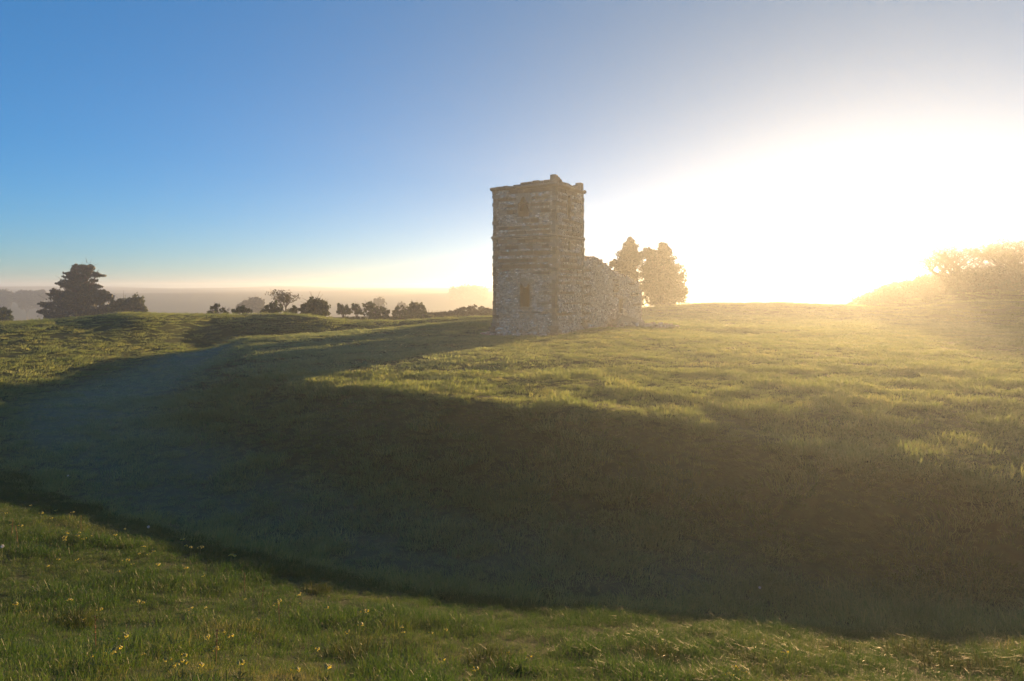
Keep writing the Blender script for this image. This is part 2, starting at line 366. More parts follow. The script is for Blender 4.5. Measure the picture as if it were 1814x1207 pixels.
# ------------------------------------------------------------------ the ruined church
church = empty('ruined_church', (3.395, 53.3, 0), R(60))
tag(church, 'roofless ruined flint church with square tower and broken nave wall on the grass platform', 'church')
TX, TY, TH, TW = 5.3, 5.7, 11.75, 0.95      # tower sides, height, wall thickness
def flint_col():
    k = random.random()
    if k < .42: c = (.29, .265, .235)
    elif k < .74: c = (.215, .18, .145)
    elif k < .88: c = (.38, .37, .355)
    elif k < .955: c = (.14, .115, .09)
    else: c = (.56, .56, .55)
    s = random.uniform(.8, 1.2); return tuple(v*s for v in c)
class Wall:
    """one masonry wall: its face starts at o, runs along u, looks along n; top(u) is its ragged height; holes are (u0, u1, z0, z1)"""
    def __init__(s, o, u, n, length, thick, top, holes=(), z0=-.5):
        s.o, s.u, s.n, s.len, s.th, s.top, s.holes, s.z0 = o, u, n, length, thick, top, list(holes), z0
    def pt(s, u, z, d=0): return (s.o[0]+s.u[0]*u+s.n[0]*d, s.o[1]+s.u[1]*u+s.n[1]*d, z)
    def hole(s, u, z): return any(a-1e-4 <= u <= b+1e-4 and c-1e-4 <= z <= d+1e-4 for a, b, c, d in s.holes)
    def core(s, mb, step=.45, face=-.035):
        us = np.arange(0, s.len+1e-6, s.len/max(1, round(s.len/step))).tolist()
        for h in s.holes: us += [h[0], h[1]]
        us = sorted(set(round(x, 4) for x in us)); us = [x for i, x in enumerate(us) if i == 0 or x-us[i-1] > .02]
        zs = sorted(set([s.z0]+[round(h[i], 4) for h in s.holes for i in (2, 3)]))
        cells = {}
        for i, (a, b) in enumerate(zip(us[:-1], us[1:])):
            t = s.top((a+b)/2); col = [z for z in zs if z < t]+[t]
            for z0, z1 in zip(col[:-1], col[1:]):
                if s.hole((a+b)/2, (z0+z1)/2): continue
                A = [s.pt(a, z0, face), s.pt(b, z0, face), s.pt(b, z1, face), s.pt(a, z1, face)]
                B = [s.pt(a, z0, -s.th), s.pt(b, z0, -s.th), s.pt(b, z1, -s.th), s.pt(a, z1, -s.th)]
                f = [(0, 1, 2, 3), (7, 6, 5, 4), (0, 4, 5, 1), (3, 2, 6, 7), (0, 3, 7, 4), (1, 5, 6, 2)]
                mb.add(A+B, f, (.2, .17, .14))
    def stone(s, mb, u0, u1, z0, z1, d, col, jit=.018, depth=.13):
        o = s.pt(u0, z0, d-depth)
        mb.box(o, tuple(s.u[i]*(u1-u0) for i in range(2))+(0,), tuple(s.n[i]*depth for i in range(2))+(0,), (0, 0, z1-z0), col, jit)
def facing(wl, mb, bands=(), u_off=(0, 0), z_start=-.1, flare=None, hmin=.095, hmax=.15):
    """coursed flints; bands is a list of (z, height, u0, u1) left free for sandstone blocks"""
    z = z_start
    while z < 30:
        h = random.uniform(hmin, hmax); u = u_off[0]-random.uniform(0, .1); any_ = False
        while u < wl.len-u_off[1]:
            ln = random.uniform(.09, .26); m = min(max(u+ln/2, 0), wl.len); t = wl.top(m)
            if z+h*.5 < t:
                any_ = True
                zc = z+h/2
                if not wl.hole(m, zc) and not any(a <= zc <= a+b and c-.05 <= m <= d+.05 for a, b, c, d in bands):
                    u0, u1 = max(u+.012, u_off[0]), min(u+ln-.012, wl.len-u_off[1])
                    for a, b, c, d in wl.holes:
                        if c < zc < d and u0 < b and u1 > a:
                            if m < a: u1 = a
                            else: u0 = b
                    if u1-u0 > .04:
                        f = flare(zc) if flare else 0
                        zz = random.uniform(-.025, .025)
                        wl.stone(mb, u0, u1, z+.012+zz, z+h-.012+zz, random.uniform(0, .055)+f, flint_col(), .022, .14+f)
            u += ln
        if not any_: break
        z += h
BLOCKS = {}
def block_mesh(kind, k):
    key = (kind, k)
    if key not in BLOCKS:
        mb = MB(); j = .03
        # unit block with shaken, chamfered front
        pts = []
        for (yy, ins) in ((0, 0), (.8, 0), (1, .045)):
            for (xx, zz) in ((0, 0), (1, 0), (1, 1), (0, 1)):
                pts.append((abs(xx-ins)+random.uniform(-j, j)*.5, yy+random.uniform(-j, j), abs(zz-ins*1.6)+random.uniform(-j, j)))
        f = [(3, 2, 1, 0), (8, 9, 10, 11)]
        for r in (0, 4):
            for i in range(4): f.append((r+i, r+(i+1) % 4, r+4+(i+1) % 4, r+4+i))
        mb.add(pts, f); BLOCKS[key] = mb.mesh(kind)
    return BLOCKS[key]
def block(name, wl, u0, u1, z0, z1, d0, d1, mat, parent):
    """a squared stone of wall wl as an object of its own, from depth d0 to d1"""
    me = block_mesh(name, random.randrange(10))
    if not me.materials: me.materials.append(mat)
    o = bpy.data.objects.new(name, me); COL.objects.link(o); o.parent = parent
    p = wl.pt(u0, z0, d0)
    sx = u1-u0
    o.matrix_local = Matrix(((wl.u[0]*sx, wl.n[0]*(d1-d0), 0, p[0]), (wl.u[1]*sx, wl.n[1]*(d1-d0), 0, p[1]), (0, 0, z1-z0, z0), (0, 0, 0, 1)))
    return o
def plinth(z): return .30*max(0, 1-z/.75)**.7 if z < .75 else .0
top_t = lambda u: TH
win_low = (2.2, 3.2, 2.25, 4.2)
win_bell = (2.35, 3.35, 9.45, 11.2)
slot_hi = (2.15, 2.75, 9.35, 11.3)
slot_lo = (2.2, 2.7, 6.85, 7.6)
W_left = Wall((0, 0), (0, 1), (-1, 0), TY, TW, top_t, [win_low, win_bell])
W_right = Wall((0, 0), (1, 0), (0, -1), TX, TW, top_t, [slot_hi, slot_lo])
W_back = Wall((TX, 0), (0, 1), (1, 0), TY, TW, top_t, [(2.5, 3.1, 9.6, 10.9)])
W_far = Wall((0, TY), (1, 0), (0, 1), TX, TW, top_t, [(2.3, 2.8, 9.6, 10.9)])
def mk_bands(L, zs, lo, hi):
    out = []
    for z in zs:
        h = random.uniform(.26, .36)
        a = random.choice([.45, .45, random.uniform(.5, L*.35)]); b = random.choice([L-.45, L-.45, random.uniform(L*.6, L-.5)])
        out.append((z, h, a, b))
    return out
ZS = [11.4, 10.85, 10.3, 9.75, 9.0, 8.5, 8.08, 7.4, 6.9, 6.4, 5.85, 5.35]
b_left = mk_bands(TY, ZS, 0, 0)+[(4.85, .22, .5, 2.0), (3.3, .2, .5, 1.3), (2.45, .2, .5, 1.6), (1.75, .18, .5, 3.6), (5.1, .2, 4.2, 5.2)]
b_right = mk_bands(TX, ZS, 0, 0)+[(5.0, .26, .45, TX-.45), (4.5, .26, .45, TX-.45), (4.05, .26, .45, TX-.45), (3.3, .2, .5, 3.6), (2.4, .2, 1.5, TX-.5), (1.6, .2, .5, 4)]
b_back = mk_bands(TY, ZS, 0, 0); b_far = mk_bands(TX, ZS, 0, 0)
mb = MB()
for wl in (W_left,): wl.core(mb)
W2 = Wall((TW, 0), (1, 0), (0, -1), TX-2*TW, TW, top_t, [(a-TW, b-TW, c, d) for a, b, c, d in W_right.holes]); W2.core(mb)
W3 = Wall((TX, 0), (0, 1), (1, 0), TY, TW, top_t, W_back.holes); W3.core(mb)
W4 = Wall((TW, TY), (1, 0), (0, 1), TX-2*TW, TW, top_t, [(a-TW, b-TW, c, d) for a, b, c, d in W_far.holes]); W4.core(mb)
tower = mb.build('tower', M_mortar, church)
mb = MB(); extra_far = []
for wl, bands in ((W_left, b_left), (W_right, b_right), (W_back, b_back), (W_far, b_far)):
    facing(wl, mb, bands, (.3, .3), -.3, plinth)
    vis = wl in (W_left, W_right)
    for (z, h, a, b) in bands:
        u = a
        while u < b-.15:
            ln = min(random.uniform(.45, .95), b-u)
            if b-u-ln < .2: ln = b-u
            m = u+ln/2; segs = [(u, u+ln)]
            for (ha, hb, hc, hd) in wl.holes:
                if hc-.05 < z+h/2 < hd+.05:
                    ns = []
                    for (p, q) in segs:
                        if q <= ha-.16 or p >= hb+.16: ns.append((p, q)); continue
                        if p < ha-.16: ns.append((p, ha-.16))
                        if q > hb+.16: ns.append((hb+.16, q))
                    segs = ns
            for (p, q) in segs:
                if q-p < .1: continue
                if random.random() < .16:
                    continue
                d = random.uniform(.0, .035)+plinth(z)
                if vis: block('sandstone_block', wl, p+.012, q-.012, z+.012, z+h-.012, -.1, d, M_sand, tower)
                else: wl.stone(mb, p, q, z, z+h, d, (.14, .095, .06))
            u += ln
flint = mb.build('flint_facing', M_flint, tower); tag(flint, kind='stuff')
# quoins at the four corners, long and short by turns
for ci, (cx, cyy, sx, sy) in enumerate(((0, 0, 1, 1), (TX, 0, -1, 1), (0, TY, 1, -1), (TX, TY, -1, -1))):
    z = -.15; k = ci
    while z < TH-.02:
        h = min(random.uniform(.28, .42), TH-z); pr = .02+plinth(z)+random.uniform(0, .055)
        lx, ly = (.52, .30) if k % 2 else (.30, .52)
        lx += random.uniform(-.08, .08); ly += random.uniform(-.08, .08)
        me = block_mesh('quoin', random.randrange(10))
        if not me.materials: me.materials.append(M_quoin)
        o = bpy.data.objects.new('quoin', me); COL.objects.link(o); o.parent = tower
        x0, x1 = sorted((cx-sx*pr, cx+sx*lx)); y0, y1 = sorted((cyy-sy*pr, cyy+sy*ly))
        o.matrix_local = Matrix(((x1-x0, 0, 0, x0), (0, y1-y0, 0, y0), (0, 0, h-.02, z+.01), (0, 0, 0, 1)))
        z += h; k += 1
# string course and cornice: moulded stones, one after another round the tower
def moulded(name, zb, over, h, mat, miss=0):
    for wl, ln in ((W_left, TY), (W_right, TX), (W_back, TY), (W_far, TX)):
        u = -over; end = ln+over
        if wl in (W_right, W_far): u, end = .0, ln       # butt against the stones of the other two sides
        cuts = [u]
        while cuts[-1] < end-.5: cuts.append(min(end, cuts[-1]+random.uniform(.6, 1.1)))
        cuts[-1] = end
        for a, b in zip(cuts[:-1], cuts[1:]):
            if random.random() < miss: continue
            o_ = over*random.uniform(.8, 1.05); dz = random.uniform(-.015, .015)
            prof = [(-.1, 0), (.03, 0), (o_, h*.45), (o_, h*.72), (.02, h), (-.1, h)]
            m2 = MB(); vs = [wl.pt(a+.006, zb+dz+p[1], p[0]) for p in prof]+[wl.pt(b-.006, zb+dz+p[1], p[0]) for p in prof]
            n_ = len(prof)
            m2.add(vs, [(i, (i+1) % n_, n_+(i+1) % n_, n_+i) for i in range(n_)]+[tuple(range(n_-1, -1, -1)), tuple(range(n_, 2*n_))])
            m2.build(name, mat, tower)
moulded('string_course_stone', 7.78, .15, .24, M_dress, .0)
moulded('cornice_stone', TH, .22, .30, M_dress, .0)
# broken parapet
ZB = TH+.30
def par(wl, prof):
    u = 0
    L = wl.len
    while u < L-.05:
        ln = min(random.uniform(.3, .65), L-u)
        if L-u-ln < .2: ln = L-u
        t = np.interp((u+ln/2), [p[0] for p in prof], [p[1] for p in prof])+random.uniform(-.03, .03)
        if t > .06: block('parapet_stone', wl, u+.006, u+ln-.006, ZB-.02, ZB+t, -.42, random.uniform(-.02, .05), M_quoin, tower)
        u += ln
par(W_left, [(0.45, .22), (1.5, .27), (2.2, .23), (3.0, .18), (3.3, .05), (4.6, .04), (5.7, .08)])
par(Wall((.45, 0), (1, 0), (0, -1), TX-.45, TW, top_t), [(0, .2), (1.6, .22), (3.0, .15), (3.5, .25), (3.9, .3), (4.0, .6), (4.85, .62)])
par(Wall((TX, .45), (0, 1), (1, 0), TY-.45, TW, top_t), [(0, .55), (.6, .2), (2.5, .12), (5.2, .2)])
par(Wall((.45, TY), (1, 0), (0, 1), TX-.9, TW, top_t), [(0, .1), (2.5, .15), (4.4, .2)])
block('parapet_stone', W_right, -.03, .42, ZB, ZB+.62, -.45, .05, M_quoin, tower)
block('parapet_stone', W_right, .44, .8, ZB+.2, ZB+.5, -.42, .03, M_quoin, tower)
block('parapet_stone', W_right, .82, 1.15, ZB+.2, ZB+.36, -.4, .02, M_quoin, tower)
# window dressings
def prism(name, wl, poly, d0, d1, mat, parent):
    m2 = MB(); n_ = len(poly); vs = [wl.pt(u, z, d0) for u, z in poly]+[wl.pt(u, z, d1) for u, z in poly]
    m2.add(vs, [tuple(range(n_)), tuple(range(2*n_-1, n_-1, -1))]+[(i, n_+i, n_+(i+1) % n_, (i+1) % n_) for i in range(n_)])
    return m2.build(name, mat, parent)
def jambs(wl, hole, parent, wdt=.16, hh=.42):
    a, b, c, d = hole
    for side in (0, 1):
        z = c; k = side
        while z < d-.05:
            h = min(hh*random.uniform(.8, 1.2), d-z)
            if d-z-h < .15: h = d-z
            ww = wdt+(.13 if k % 2 else 0)
            if side == 0: block('jamb_stone', wl, a-ww, a+.03, z+.006, z+h-.006, -.5, .03, M_dress, parent)
            else: block('jamb_stone', wl, b-.03, b+ww, z+.006, z+h-.006, -.5, .03, M_dress, parent)
            z += h; k += 1
jambs(W_left, win_low, tower)
a_, b_, c_, d_ = win_low; m_ = (a_+b_)/2; w_ = b_-a_
prism('window_head', W_left, [(a_-.15, d_+.32), (a_-.15, d_-.02), (a_+.03, d_-.02), (a_+.03, d_-.28), (a_+w_*.12, d_-.16), (a_+w_*.2, d_-.02), (a_+w_*.27, d_-.2), (a_+w_*.38, d_-.32), (m_, d_-.42), (b_-w_*.38, d_-.32), (b_-w_*.27, d_-.2), (b_-w_*.2, d_-.02), (b_-w_*.12, d_-.16), (b_-.03, d_-.28), (b_-.03, d_-.02), (b_+.15, d_-.02), (b_+.15, d_+.32), (m_, d_+.4)], -.45, .045, M_dress, tower)
block('window_sill', W_left, a_-.22, b_+.22, c_-.2, c_, -.4, .07, M_dress, tower)
jambs(W_left, win_bell, tower, .14)
a_, b_, c_, d_ = win_bell; m_ = (a_+b_)/2
prism('window_head', W_left, [(a_-.16, d_+.14), (a_-.16, d_-.55), (a_+.18, d_-.55), (a_+.27, d_-.3), (m_, d_-.06), (b_-.27, d_-.3), (b_-.18, d_-.55), (b_+.16, d_-.55), (b_+.16, d_+.14)], -.4, .04, M_dress, tower)
prism('blocking_slab', W_left, [(a_+.03, d_-.56), (a_+.03, c_+.75), (a_+.2, c_+.7), (a_+.32, c_+.95), (m_, c_+1.05), (b_-.3, c_+.95), (b_-.2, c_+.6), (b_-.03, c_+.55), (b_-.03, d_-.56)], -.42, -.18, M_sand, tower)
for hl in (slot_hi, slot_lo):
    jambs(W_right, hl, tower, .12)
    a_, b_, c_, d_ = hl; m_ = (a_+b_)/2
    prism('window_head', W_right, [(a_-.12, d_+.2), (a_-.12, d_-.2), (a_+.02, d_-.2), (a_+.08, d_-.08), (m_, d_), (b_-.08, d_-.08), (b_-.02, d_-.2), (b_+.12, d_-.2), (b_+.12, d_+.2)], -.4, .03, M_dress, tower)
# nave: two long walls, broken down towards the east
NL = 15.1
_pu = [0, .15, .6, 1.8, 3.0, 4.0, 5.2, 6.5, 8.0, 9.5, 11.0, 12.3, 13.4, 14.2, 15.1]
_pz = [5.7, 5.6, 5.9, 6.35, 6.4, 6.15, 5.75, 5.5, 5.2, 5.0, 4.85, 4.55, 4.1, 3.95, 3.7]
_j = RS.uniform(-.16, .16, 400)
def top_n(u): return float(np.interp(u, _pu, _pz))+_j[int(u/.3) % 400]+_j[int(u/.9+100) % 400]
def top_n2(u): return top_n(NL-u if u > 9 else u)*.8
door = (8.6, 9.5, 0, 2.7)
N_s = Wall((TX, .12), (1, 0), (0, -1), NL, .9, top_n, [door])
N_n = Wall((TX, TY-.12), (1, 0), (0, 1), NL, .9, top_n2, [(4, 5, 1.5, 3.2), (10, 11, 1.5, 3.2)])
N_e = Wall((TX+NL, 1.02), (0, 1), (1, 0), TY-2.04, .9, lambda u: 3.6+1.2*math.sin(u*2)*.3-1.2*(1 if 1 < u < 2.7 else 0), [(1.0, 2.7, 0, 2.2)])
mb = MB(); N_s.core(mb, .3); N_n.core(mb, .3); N_e.core(mb, .3); nave = mb.build('nave', M_mortar, church)
b_s = [(z, .2, random.uniform(.3, 3), random.uniform(5, 14)) for z in (4.6, 3.6, 2.6)]
# leave big bands of the nave mostly to flints: short rows of sandstone only
rows = [(5.2, .22, .5, 1.9), (4.5, .22, .4, 1.7), (3.8, .24, .4, 1.8), (3.1, .24, .35, 1.9), (2.3, .22, .4, 1.7), (1.5, .24, .4, 1.9), (.8, .22, .4, 1.8),
        (4.4, .24, 7.0, 8.6), (3.9, .24, 7.2, 8.6), (3.4, .24, 7.1, 8.4), (2.9, .22, 7.3, 8.2), (4.1, .22, 11.2, 13), (3.0, .22, 12, 14.2), (2.0, .22, 12.4, 14.6)]
mb = MB()
facing(N_s, mb, rows, (0, 0), -.3, lambda z: .12*max(0, 1-z/.7))
facing(N_n, mb, [], (0, 0), -.3); facing(N_e, mb, [], (0, 0), -.3)
for wl in (N_s, N_n):                                    # loose stones of the broken wall top
    for k in range(260):
        u = random.uniform(.1, NL-.3); t = wl.top(u); s_ = random.uniform(.12, .3)
        wl.stone(mb, u, u+s_, t-.08, t+random.uniform(.04, .2), random.uniform(-.75, .02), flint_col(), .04, s_)
for k in range(60):                                      # ragged east end
    z = random.uniform(0, 3.7); N_s.stone(mb, NL-.15, NL+random.uniform(.0, .18), z, z+random.uniform(.12, .25), random.uniform(-.7, .02), flint_col(), .04, .25)
o = mb.build('flint_facing', M_flint, nave); tag(o, kind='stuff')
for (z, h, a, b) in rows:
    u = a
    while u < b-.1:
        ln = min(random.uniform(.35, .75), b-u)
        block('sandstone_block', N_s, u+.012, u+ln-.012, z, z+h-.02, -.1, random.uniform(.03, .06), M_sand, nave); u += ln
for side in (0, 1):
    for k in range(6):
        ww = .18+(.14 if (k+side) % 2 else 0); z = k*.45
        if side == 0: block('jamb_stone', N_s, door[0]-ww, door[0]+.02, z, z+.43, -.4, .05, M_dress, nave)
        else: block('jamb_stone', N_s, door[1]-.02, door[1]+ww, z, z+.43, -.4, .05, M_dress, nave)
block('door_lintel', N_s, door[0]-.3, door[1]+.3, 2.7, 2.98, -.5, .06, M_dress, nave)
# stub of broken wall clinging to the tower's far corner, where the nave was torn away
mb = MB()
for k in range(150):
    z = random.uniform(5.4, 7.9); wdt = .75*max(0, 1-(z-5.4)/2.9)**1.2+.1
    x = TX+random.uniform(-.05, wdt); s_ = random.uniform(.14, .32)
    mb.box((x, random.uniform(.05, .8), z), (s_, 0, 0), (0, s_, 0), (0, 0, s_*.7), flint_col(), .05)
o = mb.build('broken_masonry', M_flint, tower); tag(o, kind='stuff')

# footings and fallen stone beside the ruin
def rubble(name, label, pts, n, wid, seed):
    """a low heap of stones following pts = (x, y, height)"""
    random.seed(seed); x0, y0, _ = pts[0]; z0 = h1(x0, y0); root = empty(name, (x0, y0, z0)); tag(root, label, 'rubble wall')
    core = MB(); mb = MB(); big = []
    for i in range(len(pts)-1):
        (ax, ay, ah), (bx, by, bh) = pts[i], pts[i+1]; L = math.hypot(bx-ax, by-ay); ux, uy = (bx-ax)/L, (by-ay)/L
        q = 4
        for k in range(q):
            t0, t1 = k/q, (k+1)/q
            for (t, sgn) in ((t0, 1),):
                hA, hB = (ah+(bh-ah)*t0)*.8, (ah+(bh-ah)*t1)*.8
                pA = (ax+(bx-ax)*t0-x0, ay+(by-ay)*t0-y0); pB = (ax+(bx-ax)*t1-x0, ay+(by-ay)*t1-y0)
                zA, zB = h1(pA[0]+x0, pA[1]+y0)-z0, h1(pB[0]+x0, pB[1]+y0)-z0
                vs = []
                for (p, h, zz) in ((pA, hA, zA), (pB, hB, zB)):
                    for (off, up) in ((-wid*.6, -.2), (-wid*.25, h), (wid*.25, h), (wid*.6, -.2)):
                        vs.append((p[0]-uy*off, p[1]+ux*off, zz+up))
                core.add(vs, [(0, 1, 5, 4), (1, 2, 6, 5), (2, 3, 7, 6), (0, 3, 2, 1), (4, 5, 6, 7), (0, 4, 7, 3)])
        for k in range(int(n*L)):
            t = random.random(); h = (ah+(bh-ah)*t); off = random.uniform(-.6, .6); up = h*max(0, 1-abs(off)*1.2)
            zz = random.uniform(up*.4, up); s_ = random.uniform(.14, .36)
            px, py = ax+(bx-ax)*t-uy*off*wid, ay+(by-ay)*t+ux*off*wid
            an = random.uniform(0, 3); c, sn = math.cos(an)*s_, math.sin(an)*s_
            mb.box((px-x0, py-y0, h1(px, py)-z0+zz-.1), (c, sn, 0), (-sn*.8, c*.8, 0), (.02, 0, s_*.6), flint_col(), .04)
    core.build('rubble_core', M_mortar, root)
    o = mb.build('stones', M_flint, root); tag(o, kind='stuff')
rubble('rubble_wall', 'low broken flint footing running right from the foot of the nave wall', [(9.3, 62.0, .5), (10.0, 62.6, 1.45), (10.9, 62.9, 1.2), (12.2, 63.2, .55), (13.6, 63.2, .5), (14.9, 63.4, .42), (15.5, 63.5, .2)], 34, .9, 5)
rubble('rubble_wall', 'small spill of stones at the left foot of the church tower', [(-2.35, 56.3, .12), (-1.9, 56.1, .3), (-1.5, 55.7, .42)], 40, .5, 6)

# ------------------------------------------------------------------ trees and bushes
def leaf_cloud(clumps, size, seed, flat=1.0):
    """clumps: (x, y, z, radius, count, tone); returns arrays of small leaf faces"""
    rs = np.random.RandomState(seed); V = []; C = []
    for (x, y, z, r, n_, tone) in clumps:
        p = rs.normal(size=(n_, 3))*r*.5*np.array([1, 1, flat])+np.array([x, y, z])
        a = rs.normal(size=(n_, 3)); a /= np.linalg.norm(a, axis=1)[:, None]
        b_ = np.cross(a, rs.normal(size=(n_, 3))); b_ /= np.linalg.norm(b_, axis=1)[:, None]+1e-9
        s_ = size*rs.uniform(.6, 1.35, n_)[:, None]
        V.append(np.stack([p-a*s_, p+b_*s_*.55, p+a*s_, p-b_*s_*.55], 1).reshape(-1, 3))
        C.append(np.repeat(np.clip(tone+rs.uniform(-.18, .18, n_), 0, 1), 4))
    V = np.concatenate(V); C = np.concatenate(C)
    return V, np.arange(len(V)).reshape(-1, 4), np.c_[C, C, C]
def leafy(name, label, cat, Y, bpx, blobs, mat, size=.22, dens=1.0, seed=1, group=None, trunk_r=.25, flat=1.0, shell=.55, clump=.2, multi=1, twigs=0):
    """blobs are (px, py, rx, ry) of the crown's masses as they show in the photograph, at distance Y"""
    rs = np.random.RandomState(seed); bx = (bpx-HX)/F*Y; bz = h1(bx, Y)
    root = empty(name, (bx, Y, bz)); tag(root, label, cat, group)
    clumps = []; limbs = []
    for (px, py, rx, ry) in blobs:
        cx, cz = (px-HX)/F*Y-bx, ZC-(py-HY)/F*Y-bz; ax, az = rx/F*Y, ry/F*Y; ay = ax*.9
        cyy = rs.uniform(-.3, .3)*ax
        limbs.append((cx, cyy, cz, ax))
        vol = (ax*ay*az)**(1/3.); n_ = max(8, int(dens*34*(ax*az)/(max(.3, vol)**.5)))
        for k in range(n_):
            d = rs.normal(size=3); d /= np.linalg.norm(d); rr = rs.uniform(shell, 1.0)*(1+.16*math.sin(7*d[0]+seed)*math.cos(6*d[2]+2*d[1]))
            if rs.rand() < .12: rr *= 1.14
            q = (cx+d[0]*ax*rr, cyy+d[1]*ay*rr, cz+d[2]*az*rr)
            if q[2] < .15: q = (q[0], q[1], .15+rs.rand()*.3)
            cr = clump*(ax+az)*.5*rs.uniform(.7, 1.4)
            clumps.append((q[0], q[1], q[2], max(cr, size*1.2), int(rs.randint(20, 34)), rs.uniform(.2, .8)))
    V, Fc, C = leaf_cloud(clumps, size, seed, flat)
    o = link('crown', np_mesh('crown', V, Fc, C), mat, root)
    mb = MB(); zt = min(c[2] for c in limbs)
    for m_i in range(multi):
        ox = (m_i-(multi-1)/2)*trunk_r*3
        base = (ox, 0, -.5); fork = (ox*1.3, 0, max(.5, zt*.55))
        mb.tube((ox, 0, -.5), fork, trunk_r, trunk_r*.75, 8)
        for (cx, cyy, cz, ax) in limbs:
            mid = (fork[0]*.5+cx*.5, cyy*.5, fork[2]*.4+cz*.6)
            mb.tube(fork, mid, trunk_r*.6, trunk_r*.35, 6); mb.tube(mid, (cx, cyy, cz), trunk_r*.35, trunk_r*.15, 6)
            for k in range(7):
                d = rs.normal(size=3); d /= np.linalg.norm(d)
                mb.tube(mid, (cx+d[0]*ax*.8, cyy+d[1]*ax*.7, cz+d[2]*ax*.6), trunk_r*.2, .015, 4)
    for k in range(twigs):                               # thin shoots that stand out of the crown
        cx, cyy, cz, ax = limbs[rs.randint(len(limbs))]; d = rs.normal(size=3); d[2] = abs(d[2])*.8+.2; d /= np.linalg.norm(d)
        mb.tube((cx+d[0]*ax*.6, cyy+d[1]*ax*.6, cz+d[2]*ax*.6), (cx+d[0]*ax*1.3, cyy+d[1]*ax*1.2, cz+d[2]*ax*1.35), .03, .008, 3)
    mb.build('trunk', M_bark, root)
    return root
def bare(name, label, cat, Y, bpx, height_px, spread_px, mat=None, seed=1, group=None, by=None, depth=6, r0=.22, buds=0, trunk_frac=.25, bud_mat=None, droop=0.0, stems=1):
    """a leafless tree that forks again and again; buds adds sparse small young leaves"""
    rs = random.Random(seed); bx = (bpx-HX)/F*Y; bz = h1(bx, Y) if by is None else ZC-(by-HY)/F*Y
    root = empty(name, (bx, Y, bz)); tag(root, label, cat, group)
    Hh = height_px/F*Y; Sp = spread_px/F*Y*.5
    tr, tw = MB(), MB(); tips = []
    def grow(p, d, ln, r, k):
        q = p; dd = d.copy()
        for s_ in range(3):
            dd = (dd+Vector((rs.uniform(-.2, .2), rs.uniform(-.2, .2), rs.uniform(-.05, .16)-droop*(k > 3)))).normalized()
            nq = q+dd*ln/3; (tr if k < 2 else tw).tube(q, nq, r*(1-.12*s_), r*(1-.12*(s_+1)), 6 if k < 2 else (4 if k < 4 else 3)); q = nq
            if k >= 1 and s_ < 2 and k < depth and rs.random() < .6:
                e_ = (dd+Vector((rs.uniform(-1, 1), rs.uniform(-1, 1), rs.uniform(-.3, .6)))).normalized(); grow(q, e_, ln*.6, r*.45, k+2)
        if k >= depth: tips.append(q); return
        for c_ in range(rs.choice((2, 3, 3)) if k < 3 else 2):
            sp_ = Sp/Hh*1.4
            e_ = (dd*.85+Vector((rs.uniform(-sp_, sp_)*1.2, rs.uniform(-sp_, sp_), rs.uniform(-.1, .35)))).normalized()
            grow(q, e_, ln*rs.uniform(.66, .84), max(r*.62, .012), k+1)
    if stems < 2: grow(Vector((0, 0, -.3)), Vector((0, 0, 1)), Hh*trunk_frac+.3, r0, 0)
    else:
        tr.tube((0, 0, -.6), (0, 0, Hh*.08), r0*1.5, r0*1.2, 9)
        for i in range(stems):
            an = math.radians(-74+148*i/(stems-1)+rs.uniform(-8, 8))
            grow(Vector((0, 0, Hh*.06)), Vector((math.sin(an)*Sp/Hh*1.5, rs.uniform(-.6, .6), math.cos(an)+.1)).normalized(), Hh*rs.uniform(.22, .30)*(1.1 if abs(an) < .6 else .85), r0*.6, 1)
    allv = np.array(tr.v+tw.v); top = allv[:, 2].max(); wide = np.percentile(np.abs(allv[:, 0]), 98 if stems < 2 else 90)
    fz, fx = Hh/top, Sp/max(wide, .1)
    for m_ in (tr, tw): m_.v = [(x*fx if z > 0 else x, y*fx if z > 0 else y, z*fz) for x, y, z in m_.v]
    tr.build('trunk', M_bark, root); tw.build('crown', mat or M_twig, root)
    if buds:
        rr = np.random.RandomState(seed); pick = [tips[i] for i in rr.choice(len(tips), min(len(tips), buds), False)]
        V, Fc, C = leaf_cloud([(t.x*fx, t.y*fx, t.z*fz, .3, 6, rr.uniform(.3, .9)) for t in pick], .10, seed)
        link('leaves', np_mesh('leaves', V, Fc, C), bud_mat or M_bush, root)
    return root

# behind the church: two yews
leafy('yew_tree', 'pointed yew tree just right of the ruined nave, the left of the two that touch', 'tree', 104, 1112,
      [(1117, 428, 7, 7), (1117, 439, 14, 10), (1113, 452, 20, 12), (1110, 468, 26, 14), (1110, 488, 27, 16), (1113, 508, 26, 16), (1118, 528, 24, 14), (1090, 466, 8, 5), (1132, 455, 10, 9)], M_yew, .15, 2.6, 3, None, .5, clump=.2, shell=.35, twigs=60)
leafy('yew_tree', 'broad yew tree right of the ruined nave, the right of the two that touch', 'tree', 100, 1175,
      [(1175, 436, 9, 7), (1176, 447, 16, 10), (1150, 447, 11, 9), (1170, 460, 27, 12), (1177, 476, 36, 14), (1181, 494, 39, 16), (1180, 512, 37, 15), (1183, 528, 29, 10), (1176, 540, 20, 6), (1148, 480, 16, 16), (1150, 508, 15, 18), (1158, 532, 14, 8), (1205, 520, 14, 8)], M_yew, .15, 2.6, 4, None, .6, clump=.18, shell=.35, twigs=80)
